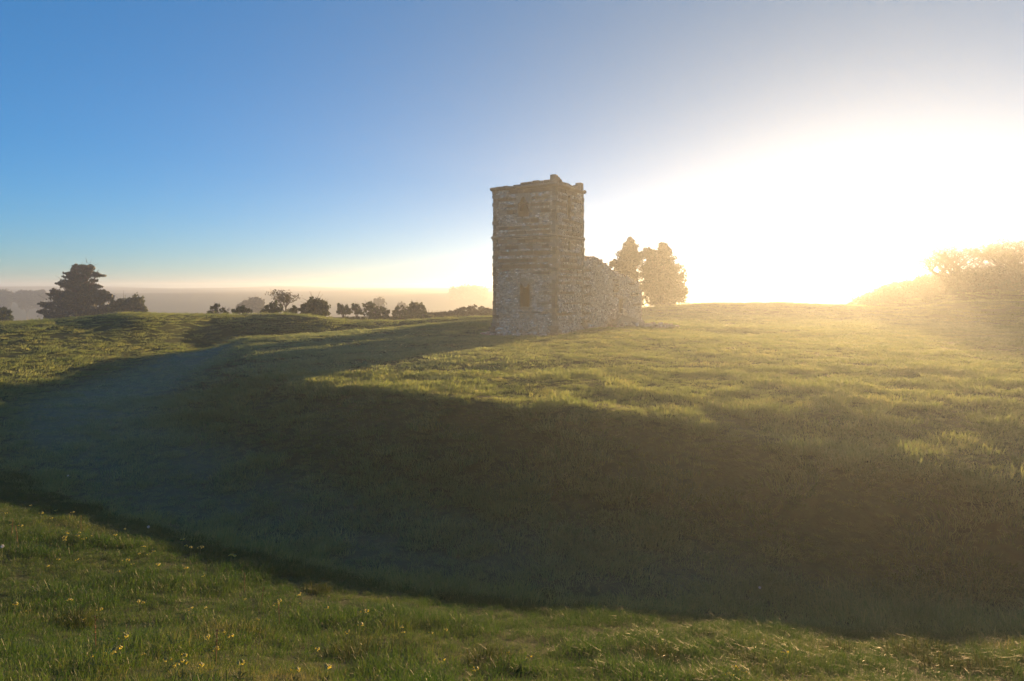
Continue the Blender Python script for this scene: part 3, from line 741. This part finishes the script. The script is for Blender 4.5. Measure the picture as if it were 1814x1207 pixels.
# left: big spreading conifer and its neighbour
leafy('cedar_tree', 'tall dark evergreen with ragged layered top behind the left bank', 'tree', 112, 140,
      [(137, 474, 12, 5), (158, 474, 14, 5), (132, 481, 9, 6), (150, 483, 16, 6), (170, 488, 13, 3.5), (126, 490, 14, 7), (143, 494, 16, 10), (166, 497, 6, 2), (128, 503, 22, 8), (150, 508, 20, 8), (172, 508, 10, 3), (112, 503, 8, 3),
       (140, 520, 34, 12), (98, 521, 14, 8), (176, 520, 18, 7), (120, 535, 36, 14), (160, 535, 34, 14), (84, 541, 14, 6), (78, 552, 9, 4), (130, 556, 52, 14), (180, 555, 24, 14), (100, 562, 24, 10), (194, 526, 10, 6)], M_yew, .2, 1.7, 8, None, .5, flat=.55, shell=.3, clump=.2, twigs=50)
leafy('hawthorn_tree', 'round green tree tucked against the right side of the tall dark evergreen', 'tree', 106, 226,
      [(222, 540, 20, 12), (240, 540, 15, 14), (228, 556, 30, 14), (206, 552, 14, 12), (250, 552, 10, 10)], M_bush, .2, 1.5, 9, None, .3, twigs=25)
leafy('hawthorn_tree', 'green tree cut off by the left edge of the picture', 'tree', 98, 2,
      [(0, 556, 14, 11), (4, 566, 16, 8), (-14, 562, 16, 14)], M_bush, .2, 1.5, 10, None, .3, twigs=15)
# along the left bank and the field edge
leafy('hawthorn_bush', 'open shrub with loose branches on the left end of the mound', 'bush', 78, 385,
      [(385, 549, 11, 7), (376, 554, 8, 4), (398, 553, 9, 4), (382, 543, 4, 4)], M_bush, .10, .8, 11, None, .1, clump=.22, multi=3, twigs=40)
leafy('hawthorn_bush', 'low rounded dark bush on the mound crest, next to the open shrub', 'bush', 80, 430,
      [(430, 548, 9, 6), (421, 551, 10, 4), (438, 551, 9, 4)], M_bush, .13, 1.3, 12, None, .12)
leafy('hawthorn_bush', 'low green bush left of the bare sapling on the mound', 'bush', 82, 484,
      [(486, 543, 9, 9), (478, 548, 9, 7), (492, 548, 7, 8), (468, 552, 6, 3)], M_bush, .13, 1.2, 13, None, .12, twigs=14)
bare('ash_sapling', 'slim almost leafless tree on the mound between two bushes', 'tree', 86, 507, 52, 52, seed=21, by=567, depth=6, r0=.13, buds=150, bud_mat=M_scrub)
leafy('hawthorn_bush', 'small bush at the foot of the bare sapling, right side', 'bush', 84, 517,
      [(518, 549, 9, 7), (514, 556, 10, 6)], M_bush, .13, 1.2, 14, None, .12)
leafy('hawthorn_tree', 'large rounded dark green bush right of the bare sapling', 'bush', 84, 558,
      [(556, 540, 20, 11), (566, 544, 16, 11), (545, 549, 14, 12), (558, 555, 25, 11), (575, 556, 8, 10)], M_bush, .14, 1.9, 15, None, .2, twigs=30, clump=.16)
leafy('hawthorn_tree', 'small upright tree, first after the gap right of the rounded bush', 'tree', 96, 610,
      [(608, 549, 11, 9), (603, 543, 5, 6), (614, 552, 9, 7), (602, 553, 6, 4)], M_bush, .13, 1.1, 16, None, .14, twigs=22)
leafy('hawthorn_tree', 'thin airy small tree between two fuller ones on the field edge', 'tree', 97, 632,
      [(632, 546, 10, 9), (636, 551, 9, 7), (627, 551, 7, 6)], M_bush, .12, .8, 17, None, .12, twigs=26)
leafy('hawthorn_tree', 'full leaning tree with a long low right side on the field edge', 'tree', 98, 656,
      [(653, 542, 10, 8), (656, 552, 14, 9), (670, 549, 10, 6), (682, 553, 9, 6), (674, 557, 14, 6)], M_bush, .13, 1.3, 18, None, .16, twigs=28)
leafy('hawthorn_bush', 'low round bush at the left foot of the domed thicket', 'bush', 99, 706,
      [(708, 550, 9, 7), (700, 556, 7, 5), (713, 556, 10, 6)], M_bush, .13, 1.4, 19, None, .12)
leafy('hawthorn_tree', 'domed thicket tree, last before the low hedge by the church', 'tree', 102, 738,
      [(738, 543, 12, 7), (744, 550, 12, 9), (728, 550, 12, 7), (733, 557, 20, 7), (730, 540, 5, 4)], M_bush, .14, 1.4, 20, None, .16, twigs=20)
leafy('hedge', 'long low brownish hedge running up to the left side of the church tower', 'hedge', 108, 815,
      [(750+i*9.5, 559-8*math.exp(-((750+i*9.5-838)/38)**2)+random.uniform(-1.2, 1.2), 9, 6+3*math.exp(-((750+i*9.5-838)/40)**2)) for i in range(16)], M_scrub, .13, 1.5, 22, None, .1, twigs=40)
leafy('hedge', 'dark strip of undergrowth beneath the small trees on the field edge', 'hedge', 94, 660,
      [(596+i*11, 566-i*.25+random.uniform(-1, 1), 9, 3.6) for i in range(16)], M_bush, .12, 1.2, 23, None, .08, twigs=10)
# fading in the mist
leafy('ash_tree', 'pale ghostly tree in the mist left of the bare sapling', 'tree', 240, 450,
      [(446, 540, 16, 12), (458, 537, 10, 10), (434, 545, 14, 9), (462, 548, 9, 10)], M_scrub, .3, .8, 24, None, .3, twigs=40)
leafy('ash_tree', 'faint round tree in the mist above the field edge trees', 'tree', 270, 672, [(672, 536, 11, 9), (672, 546, 10, 10)], M_scrub, .3, .8, 25, None, .3, twigs=30)
leafy('ash_tree', 'very faint low tree in the mist left of the domed thicket', 'tree', 280, 712, [(712, 543, 9, 7), (712, 550, 9, 7)], M_scrub, .3, .8, 26, None, .3, twigs=20)
for i, (px, rx, lab) in enumerate(((6, 14, 'leftmost faint treetop in the far mist at the picture edge'), (48, 18, 'wide faint treetop in the far mist between two smaller ones'), (70, 10, 'small faint treetop in the far mist beside the dark evergreen'))):
    leafy('oak_tree', lab, 'tree', 400, px, [(px, 522+i % 2, rx, 7), (px+rx*.5, 526, rx*.8, 6), (px-rx*.4, 528, rx*.9, 7), (px, 538, rx*.8, 9)], M_scrub, .5, .9, 30+i, None, .5)
# right: trees and scrub on the far barrow
bare('ash_tree', 'spreading bare tree against the glow on the wooded mound', 'tree', 106, 1688, 70, 108, seed=33, depth=7, r0=.26, stems=9)
bare('oak_tree', 'bare twiggy tree on the wooded mound, cut off by the right edge of the picture', 'tree', 100, 1800, 74, 110, seed=36, depth=7, r0=.24, buds=1300, bud_mat=M_scrub, stems=9)
def scrub():
    rs = np.random.RandomState(40); cl = []
    for k in range(5200):
        an, rr = rs.uniform(0, 2*math.pi), 27*math.sqrt(rs.rand()); x, y = BARROW[0]+math.cos(an)*rr, BARROW[1]+math.sin(an)*rr
        cl.append((x, y, h1(x, y)+rs.uniform(.1, 1.5)*(1-.4*rr/27)+.5*math.sin(x*.9)*math.cos(y*.7), rs.uniform(.35, .8), 22, rs.uniform(.2, .8)))
    V, Fc, C = leaf_cloud(cl, .11, 40)
    o = link('scrub', np_mesh('scrub', V, Fc, C), M_scrub); tag(o, 'mass of hazy scrub covering the round mound on the right', 'scrub', kind='stuff')
scrub()
def far_wood(label, Y, x0, x1, tops, seed, size=.9):
    """a wood too far off to tell its trees apart; tops = ((px, py), ...)"""
    rs = np.random.RandomState(seed); cl = []
    for px in np.arange(x0, x1, 1.6):
        t = np.interp(px, [p[0] for p in tops], [p[1] for p in tops])+rs.uniform(-.5, 1.2)+2.2*math.sin(px*.21+seed)*math.sin(px*.083)
        for k in range(9):
            yy = Y+rs.uniform(-12, 12); cl.append(((px-HX)/F*Y, yy, ZC-(t+1.2+k*2.0-HY)/F*Y, 2.0, 18, rs.uniform(.2, .8)))
    V, Fc, C = leaf_cloud(cl, size, seed)
    o = link('far_wood', np_mesh('far_wood', V, Fc, C), M_scrub); tag(o, label, 'wood', kind='stuff')
far_wood('long faint wood on the far ridge below the sun glow', 590, 1300, 1500, ((1300, 501), (1330, 498), (1360, 496), (1400, 494), (1460, 492), (1490, 491), (1500, 494)), 41)
far_wood('faint scatter of wood on the far ridge just left of the tower', 590, 800, 862, ((800, 511), (812, 508.5), (830, 509.5), (845, 508), (862, 511)), 42)

# ------------------------------------------------------------------ fences
def fence(label, pts, n_wire, hgt, rail=False):
    x0, y0 = pts[0]; z0 = h1(x0, y0); root = empty('wire_fence', (x0, y0, z0)); tag(root, label, 'fence')
    tops = []
    for (x, y) in pts:
        z = h1(x, y)-z0; mb = MB(); mb.tube((x-x0, y-y0, z-.3), (x-x0, y-y0, z+hgt), .06, .055, 6); mb.build('post', M_post, root); tops.append((x-x0, y-y0, z))
    for k in range(n_wire):
        mb = MB(); hh = hgt*(k+.8)/(n_wire)
        for p, q in zip(tops[:-1], tops[1:]): mb.tube((p[0], p[1], p[2]+hh), (q[0], q[1], q[2]+hh), .018 if not rail else .03, .018 if not rail else .03, 4)
        mb.build('wire', M_wire, root)
fence('post and wire fence at the gap left of the small upright tree', [((px-HX)/F*93, 93) for px in (578, 590, 602, 614, 626, 638, 650)], 3, 1.25)
fence('post and wire fence across the gap in the far bank', [((px-HX)/F*112, 112) for px in (1540, 1562, 1584, 1606, 1628, 1650, 1672)], 4, 1.5)

# ------------------------------------------------------------------ grass
def blades(n, rad, hmin, hmax, wid, lean, seed, bias=(0, 0)):
    """curved tapering blades standing in a disc; 5 vertices, 3 faces each as quads plus tip"""
    rs = np.random.RandomState(seed); V, Fq, C = [], [], []
    for k in range(n):
        an, rr = rs.uniform(0, 2*math.pi), rad*math.sqrt(rs.rand()); x, y = math.cos(an)*rr, math.sin(an)*rr
        h = rs.uniform(hmin, hmax); wd = wid*rs.uniform(.6, 1.3); f = rs.uniform(0, 2*math.pi); cx, sx = math.cos(f)*wd*.5, math.sin(f)*wd*.5
        lx, ly = rs.normal()*lean*h+bias[0]*h+x*.35, rs.normal()*lean*h+bias[1]*h+y*.35
        b_ = len(V)
        V += [(x-cx, y-sx, -.03), (x+cx, y+sx, -.03), (x+lx*.35+cx*.8, y+ly*.35+sx*.8, h*.6), (x+lx*.35-cx*.8, y+ly*.35-sx*.8, h*.6), (x+lx, y+ly, h*(1-.25*min(1, math.hypot(lx, ly)/h)))]
        Fq += [(b_, b_+1, b_+2, b_+3), (b_+3, b_+2, b_+4)]
        C += [rs.rand()]*5
    return V, Fq, C
def tuft(name, args, mat):
    V, Fq, C = blades(*args); me = bpy.data.meshes.new(name); me.from_pydata(V, [], Fq)
    at = me.attributes.new('col', 'FLOAT_COLOR', 'POINT'); at.data.foreach_set('color', np.repeat(np.array(C, dtype=np.float32), 4).reshape(-1, 4).ravel())
    me.materials.append(mat); me.update()
    return bpy.data.objects.new(name, me)
def scatter(name, label, protos, pts, scl, tilt, seed, dew=None):
    """blades growing from points of the ground, one object of stuff"""
    rs = np.random.RandomState(seed); n_ = len(pts)
    me = bpy.data.meshes.new(name); me.from_pydata([tuple(p) for p in pts], [], [])
    rot = np.c_[rs.normal(0, tilt, n_), rs.normal(0, tilt, n_), rs.uniform(0, 2*math.pi, n_)]
    me.attributes.new('rot', 'FLOAT_VECTOR', 'POINT').data.foreach_set('vector', rot.astype(np.float32).ravel())
    me.attributes.new('scl', 'FLOAT', 'POINT').data.foreach_set('value', scl.astype(np.float32))
    me.attributes.new('dew', 'FLOAT', 'POINT').data.foreach_set('value', (np.zeros(n_) if dew is None else dew).astype(np.float32))
    me.attributes.new('pick', 'INT', 'POINT').data.foreach_set('value', rs.randint(0, len(protos), n_).astype(np.int32))
    o = link(name, me, protos[0].data.materials[0]); tag(o, label, 'grass', kind='stuff')
    c = bpy.data.collections.new(name+' blades')
    for p in protos: c.objects.link(p)
    ng = bpy.data.node_groups.new(name, 'GeometryNodeTree')
    ng.interface.new_socket('Geometry', in_out='INPUT', socket_type='NodeSocketGeometry'); ng.interface.new_socket('Geometry', in_out='OUTPUT', socket_type='NodeSocketGeometry')
    N = ng.nodes; L = ng.links; gi, go = N.new('NodeGroupInput'), N.new('NodeGroupOutput')
    ci = N.new('GeometryNodeCollectionInfo'); ci.inputs[0].default_value = c; ci.inputs[1].default_value = True; ci.inputs[2].default_value = True
    ip = N.new('GeometryNodeInstanceOnPoints'); ip.inputs['Pick Instance'].default_value = True
    def attr(nm, ty):
        a_ = N.new('GeometryNodeInputNamedAttribute'); a_.data_type = ty; a_.inputs[0].default_value = nm; return a_.outputs[0]
    er = N.new('FunctionNodeEulerToRotation'); L.new(attr('rot', 'FLOAT_VECTOR'), er.inputs[0])
    L.new(gi.outputs[0], ip.inputs['Points']); L.new(ci.outputs[0], ip.inputs['Instance']); L.new(attr('pick', 'INT'), ip.inputs['Instance Index'])
    L.new(er.outputs[0], ip.inputs['Rotation']); L.new(attr('scl', 'FLOAT'), ip.inputs['Scale']); L.new(ip.outputs[0], go.inputs[0])
    md = o.modifiers.new('blades', 'NODES'); md.node_group = ng
    return o
def field(n, x0, x1, y0, y1, seed, margin=.08):
    """random ground points inside the view and a step to either side"""
    rs = np.random.RandomState(seed); x = rs.uniform(x0, x1, n); y = rs.uniform(y0, y1, n)
    k = np.abs(x) < (HX/F+margin)*y+2.5
    return x[k], y[k]
def pts_of(x, y): return np.c_[x, y, height(x, y)]
BANK_Y = np.interp
foot_x = np.array([p[0] for p in foot]); foot_y = np.array([p[1] for p in foot])
def on_bank(x, y, off=0): return y < np.interp(x, foot_x, foot_y)+off
rs = np.random.RandomState(3)
# the lit bank in front of the camera: long uneven grass
x, y = field(64000, -17, 13, 1.6, 19, 50); k = on_bank(x, y, -.6) & (height(x, y) > -1.5)
x, y = x[k], y[k]
dens = vnoise(x/.8, y/.8, 21)+.6*vnoise(x/.3, y/.3, 22); k = dens > -.6; x, y = x[k], y[k]
lush = np.clip(1.3*vnoise(x/1.1, y/1.1, 23)+1.2*vnoise(x/.4, y/.4, 24)+.42, 0, 1)
sc = (.55+.7*lush**1.4)*rs.uniform(.8, 1.25, len(x))
scatter('bank_grass', 'long uneven sunlit grass on the bank in the foreground', [tuft('grass_tuft', (34, .12, .045, .135, .0044, .6, 60+i, (-.1, -.12)), M_grass) for i in range(6)], pts_of(x, y), sc, .18, 51)
# ditch and inner scarp; paler turf also lifts the shade on the bank's foot
x, y = field(26000, -34, 26, 8, 32, 52); k = ~on_bank(x, y, -.8) | ((height(x, y) < -1.3) & (y > 3)); x, y = x[k], y[k]
# rank grass along the brink of the platform catches the light
_l = np.array([p[:2] for p in lip[8:]]); _t = rs.uniform(0, len(_l)-1.001, 900); _i = _t.astype(int); _f = (_t-_i)[:, None]
_p = _l[_i]*(1-_f)+_l[_i+1]*_f+rs.normal(0, .28, (900, 2))+np.array([0, .1]); _k = vnoise(_p[:, 0]/1.4, _p[:, 1]/1.4, 33) > -.08; _p = _p[_k]
n_lip = len(_p); x, y = np.r_[x, _p[:, 0]], np.r_[y, _p[:, 1]]
lush = np.clip(1.4*vnoise(x/1.6, y/1.6, 25)+1.4*vnoise(x/.5, y/.5, 26)+.42, 0, 1); sc = (.45+1.0*lush**1.3)*rs.uniform(.8, 1.25, len(x)); sc[-n_lip:] *= 1.0
scatter('ditch_grass', 'shaded grass in the ditch and on its inner slope', [tuft('turf_patch', (60, .32, .05, .15, .011, .45, 70+i, (-.15, -.1)), M_turf) for i in range(5)], pts_of(x, y), sc*(1-.35*floor_mask(x, y)), .15, 53, .75*floor_mask(x, y)*(.7+.6*np.clip(vnoise(x/1.3, y/.7, 61)+.5, 0, 1)))
# platform and left bank
x, y = field(17000, -52, 52, 29, 66, 54)
lush = np.clip(vnoise(x/3, y/3, 27)+vnoise(x/1.1, y/1.1, 28)+.5, 0, 1); sc = (.7+.5*lush)*rs.uniform(.8, 1.2, len(x))
inside = (np.abs((x-3.395)*.5+(y-53.3)*.866-10) < 10.6) & (np.abs(-(x-3.395)*.866+(y-53.3)*.5-2.85) < 3.0)
x, y, sc = x[~inside], y[~inside], sc[~inside]
scatter('platform_grass', 'short misty grass over the platform and the left bank', [tuft('turf_patch', (90, .62, .04, .11, .018, .4, 80+i, (-.1, -.1)), M_turf) for i in range(5)], pts_of(x, y), sc*(1-.3*floor_mask(x, y)), .1, 55, np.clip(.75*floor_mask(x, y)+.30*smooth(-24, -14, x)*(1-smooth(-8, 6, x)), 0, 1)*(.7+.6*np.clip(vnoise(x/1.8, y/.8, 62)+.5, 0, 1)))
x, y = field(15000, -80, 88, 62, 116, 56)
inside = (np.abs((x-3.395)*.5+(y-53.3)*.866-10) < 10.6) & (np.abs(-(x-3.395)*.866+(y-53.3)*.5-2.85) < 3.0); x, y = x[~inside], y[~inside]
_k = np.hypot(x-BARROW[0], y-BARROW[1]) > 25; x, y = x[_k], y[_k]
scatter('far_grass', 'hazy grass around the church and up to the far bank', [tuft('turf_patch', (90, 1.1, .04, .12, .035, .4, 90+i), M_turf) for i in range(4)], pts_of(x, y), rs.uniform(.8, 1.2, len(x)), .08, 57)
# individual dark tussocks
TUSS = [(625, 1168, .30, 'large dark grass tussock near the bottom of the bank, left of the middle'), (700, 1166, .2, 'small dark tussock right beside the large one on the lower bank'), (866, 1178, .24, 'dark round tussock at the bottom of the bank, below the church tower'),
        (1166, 1172, .24, 'dark tussock low on the bank under the yew trees'), (1490, 1160, .2, 'small dark tussock at the bank edge, second from the group on the right'), (1610, 1166, .27, 'left tussock of the dark trio on the right part of the bank'),
        (1648, 1158, .27, 'upright tussock at the top of the dark trio on the right part of the bank'), (1680, 1186, .28, 'lowest tussock of the dark trio on the right part of the bank'), (1330, 1182, .2, 'flat dark tussock halfway between two others on the right bank'), (120, 1110, .25, 'dark leafy tussock among cowslips at the lower left'),
        (560, 1050, .22, 'dark tussock on the shadow edge in the middle of the bank'), (960, 1060, .26, 'dark tussock down in the shade just beyond the bank edge'), (1760, 1190, .27, 'dark tussock in the bottom right corner of the bank')]
for i, (px, py, r_, lab) in enumerate(TUSS):
    q = ray(px, py, 2, 25)
    if not q: continue
    V, Fq, C = blades(420, r_, .07, .10+.38*r_, .006, .5, 120+i, (-.05, -.05))
    me = bpy.data.meshes.new('grass_tussock'); me.from_pydata(V, [], Fq); at = me.attributes.new('col', 'FLOAT_COLOR', 'POINT'); at.data.foreach_set('color', np.repeat(np.array(C, dtype=np.float32), 4))
    o = link('grass_tussock', me, M_tuss); o.location = (q[0], q[1], h1(*q)-.02); tag(o, lab, 'tussock', 'dark tussocks on the bank')

# ------------------------------------------------------------------ cowslips, dry stalks and seed heads
def cowslip_parts(seed):
    rs = random.Random(seed); st = MB(); hgt = rs.uniform(.15, .21); top = Vector((rs.uniform(-.02, .02), rs.uniform(-.02, .02), hgt))
    st.tube((0, 0, -.03), top*.5+Vector((.004, 0, 0)), .003, .0026, 5, (.5,)*3); st.tube(top*.5+Vector((.004, 0, 0)), top, .0026, .0022, 5, (.6,)*3)
    pt = MB(); n_ = rs.randint(5, 8)
    for k in range(n_):
        an = rs.uniform(-1.2, 1.2)+(math.pi if rs.random() < .25 else 0); rr = rs.uniform(.014, .03)
        d = Vector((math.cos(an)*rr, math.sin(an)*rr, rs.uniform(.0, .014))); e_ = top+d
        st.tube(top, e_, .0016, .0014, 4, (.7,)*3)
        dn = Vector((d.x*.5, d.y*.5, -.018)); c_ = e_+dn; st.tube(e_, c_, .003, .0065, 6, (.9,)*3)
        f = c_+dn*.55; col = (rs.random(),)*3; ax = dn.normalized(); u_ = ax.orthogonal().normalized(); v_ = ax.cross(u_)
        for p in range(5):
            t = 2*math.pi*p/5
            a_, b_ = (u_*math.cos(t-.5)+v_*math.sin(t-.5)), (u_*math.cos(t+.5)+v_*math.sin(t+.5))
            m_ = u_*math.cos(t)+v_*math.sin(t)
            pt.add([c_+a_*.004, c_+b_*.004, f+b_*.012, f+m_*.0135+ax*.002, f+a_*.012], [(0, 1, 2, 3, 4)], col)
    lf = MB()
    for k in range(5):
        an = k*1.26+rs.uniform(-.3, .3); L_ = rs.uniform(.07, .1); d = Vector((math.cos(an), math.sin(an), 0)); s_ = Vector((-d.y, d.x, 0))*.016
        lf.add([(0, 0, .002), d*L_*.5+s_+Vector((0, 0, .03)), d*L_+Vector((0, 0, .035)), d*L_*.5-s_+Vector((0, 0, .03)), d*L_*.55+Vector((0, 0, .022))], [(0, 4, 1), (1, 4, 2), (2, 4, 3), (3, 4, 0)], (.2,)*3)
    return st.mesh('stem'), pt.mesh('petals'), lf.mesh('leaf_rosette')
kinds = [cowslip_parts(200+i) for i in range(5)]
for s_, p_, f_ in kinds: s_.materials.append(M_calyx); p_.materials.append(M_petal); f_.materials.append(M_bush)
SPOTS = [(28, 1078), (50, 1081), (124, 1074), (176, 1082), (148, 1099), (83, 1005), (103, 990), (115, 960), (136, 990), (140, 945), (20, 925), (36, 932), (55, 893), (10, 905), (118, 948), (137, 950), (150, 954), (160, 948), (113, 955), (253, 972), (247, 978), (263, 980), (272, 980), (209, 1014), (360, 1022), (330, 1010),
         (235, 996), (246, 1072), (250, 1070), (364, 1079), (342, 1089), (335, 1085), (433, 1063), (455, 1106), (394, 1128), (410, 1138), (159, 1168), (216, 1152), (196, 1172), (204, 1180), (254, 1162), (298, 1177), (305, 1195), (324, 1194), (355, 1193), (423, 1193), (326, 1168), (382, 1153), (383, 1160), (562, 1158), (577, 1203), (522, 1198), (365, 1145), (490, 1078),
         (530, 1062), (532, 1066), (580, 1078), (495, 1073), (645, 1092), (712, 1118), (715, 1122), (763, 1120), (790, 1122), (615, 1122), (640, 1114), (840, 1190), (843, 1187), (784, 1188), (900, 1160), (936, 1173), (985, 1204), (1290, 1203), (1305, 1203), (1322, 1199), (1390, 1168), (322, 957), (330, 966), (338, 972), (355, 974), (410, 983), (415, 985), (408, 984), (222, 937), (205, 948), (74, 910), (92, 915), (100, 900), (128, 908), (222, 998), (280, 1006)]
for i, (px, py) in enumerate(SPOTS):
    q = ray(px, py+12, 2, 22)
    if not q: continue
    root = empty('cowslip', (q[0], q[1], h1(*q)), random.uniform(0, 6.28)); sc_ = random.uniform(.5, 1.05); root.scale = (sc_,)*3
    tag(root, 'small nodding yellow cowslip flower growing in the sunlit bank grass', 'flower', 'cowslips scattered over the bank')
    s_, p_, f_ = kinds[i % 5]
    link('stem', s_, (), root); link('petals', p_, (), root); link('leaf_rosette', f_, (), root)
def stalk_mesh(seed, n_=26):
    rs = random.Random(seed); mb = MB(); h = rs.uniform(.28, .4); lx, ly = rs.uniform(-.05, .05), rs.uniform(-.05, .05)
    mb.tube((0, 0, -.03), (lx*.5, ly*.5, h*.5), .004, .0035, 5); mb.tube((lx*.5, ly*.5, h*.5), (lx, ly, h), .0035, .002, 5)
    for k in range(n_):
        t = rs.uniform(.55, 1); p = Vector((lx*t, ly*t, h*t)); d = Vector((rs.uniform(-1, 1), rs.uniform(-1, 1), .4))*.014
        mb.tube(p, p+d, .004, .002, 4)
    return mb.mesh('dry_stalk')
for i, (px, py, lab) in enumerate([(33, 964, 'brown dry stalk at the far left of the bank, taller of the two there'), (20, 950, 'short brown dry stalk nearest the left edge of the picture'), (143, 948, 'brown dry stalk among a cluster of cowslips near the shadow edge'), (462, 1074, 'bent brown dry stalk in the middle of the lit bank'), (433, 1050, 'brown dry stalk just above the bent one'), (382, 1176, 'reddish dry stalk close to the bottom between cowslips'), (495, 1115, 'thin dry stalk halfway down the bank'), (170, 1166, 'dark red dry stalk near the bottom left corner')]):
    q = ray(px, py+4, 2, 22)
    if q:
        o = link('dry_stalk', stalk_mesh(300+i), M_stalk); o.location = (q[0], q[1], h1(*q)); tag(o, lab, 'stalk', 'dry stalks on the bank')
for i, (px, py, lab) in enumerate([(3, 990, 'white dandelion seed head at the left edge of the bank'), (262, 950, 'white dandelion seed head on the upper edge of the lit bank'), (120, 855, 'white seed head in the shaded grass at the left'), (1345, 1058, 'white daisy flower down in the shaded ditch')]):
    q = ray(px, py, 2, 25)
    if q:
        root = empty('seed_head', (q[0], q[1], h1(*q))); tag(root, lab, 'flower'); mb = MB(); mb.tube((0, 0, -.03), (.01, 0, .17), .003, .003, 5, (.5,)*3); mb.build('stem', M_calyx, root)
        mb = MB(); rs_ = random.Random(i)
        for k in range(60):
            d = Vector((rs_.gauss(0, 1), rs_.gauss(0, 1), rs_.gauss(0, 1))).normalized(); c_ = Vector((.01, 0, .18)); mb.tube(c_+d*.004, c_+d*.026, .0012, .004, 3)
        mb.build('bristles', M_seed, root)

# ------------------------------------------------------------------ morning mist
mb = MB(); mb.box((-1600, -260, -60), (3200, 0, 0), (0, 1860, 0), (0, 0, 60+HAZE_TOP)); 
M_haze = bpy.data.materials.new('morning_mist'); M_haze.use_nodes = True; n = M_haze.node_tree.nodes; l = M_haze.node_tree.links
n.remove(n['Principled BSDF']); pv = n.new('ShaderNodeVolumePrincipled'); l.new(pv.outputs[0], n['Material Output'].inputs['Volume'])
pv.inputs['Color'].default_value = (.82, .92, 1.0, 1); pv.inputs['Density'].default_value = HAZE_DENSITY; pv.inputs['Anisotropy'].default_value = HAZE_G
hz = mb.build('haze', M_haze); tag(hz, kind='stuff')
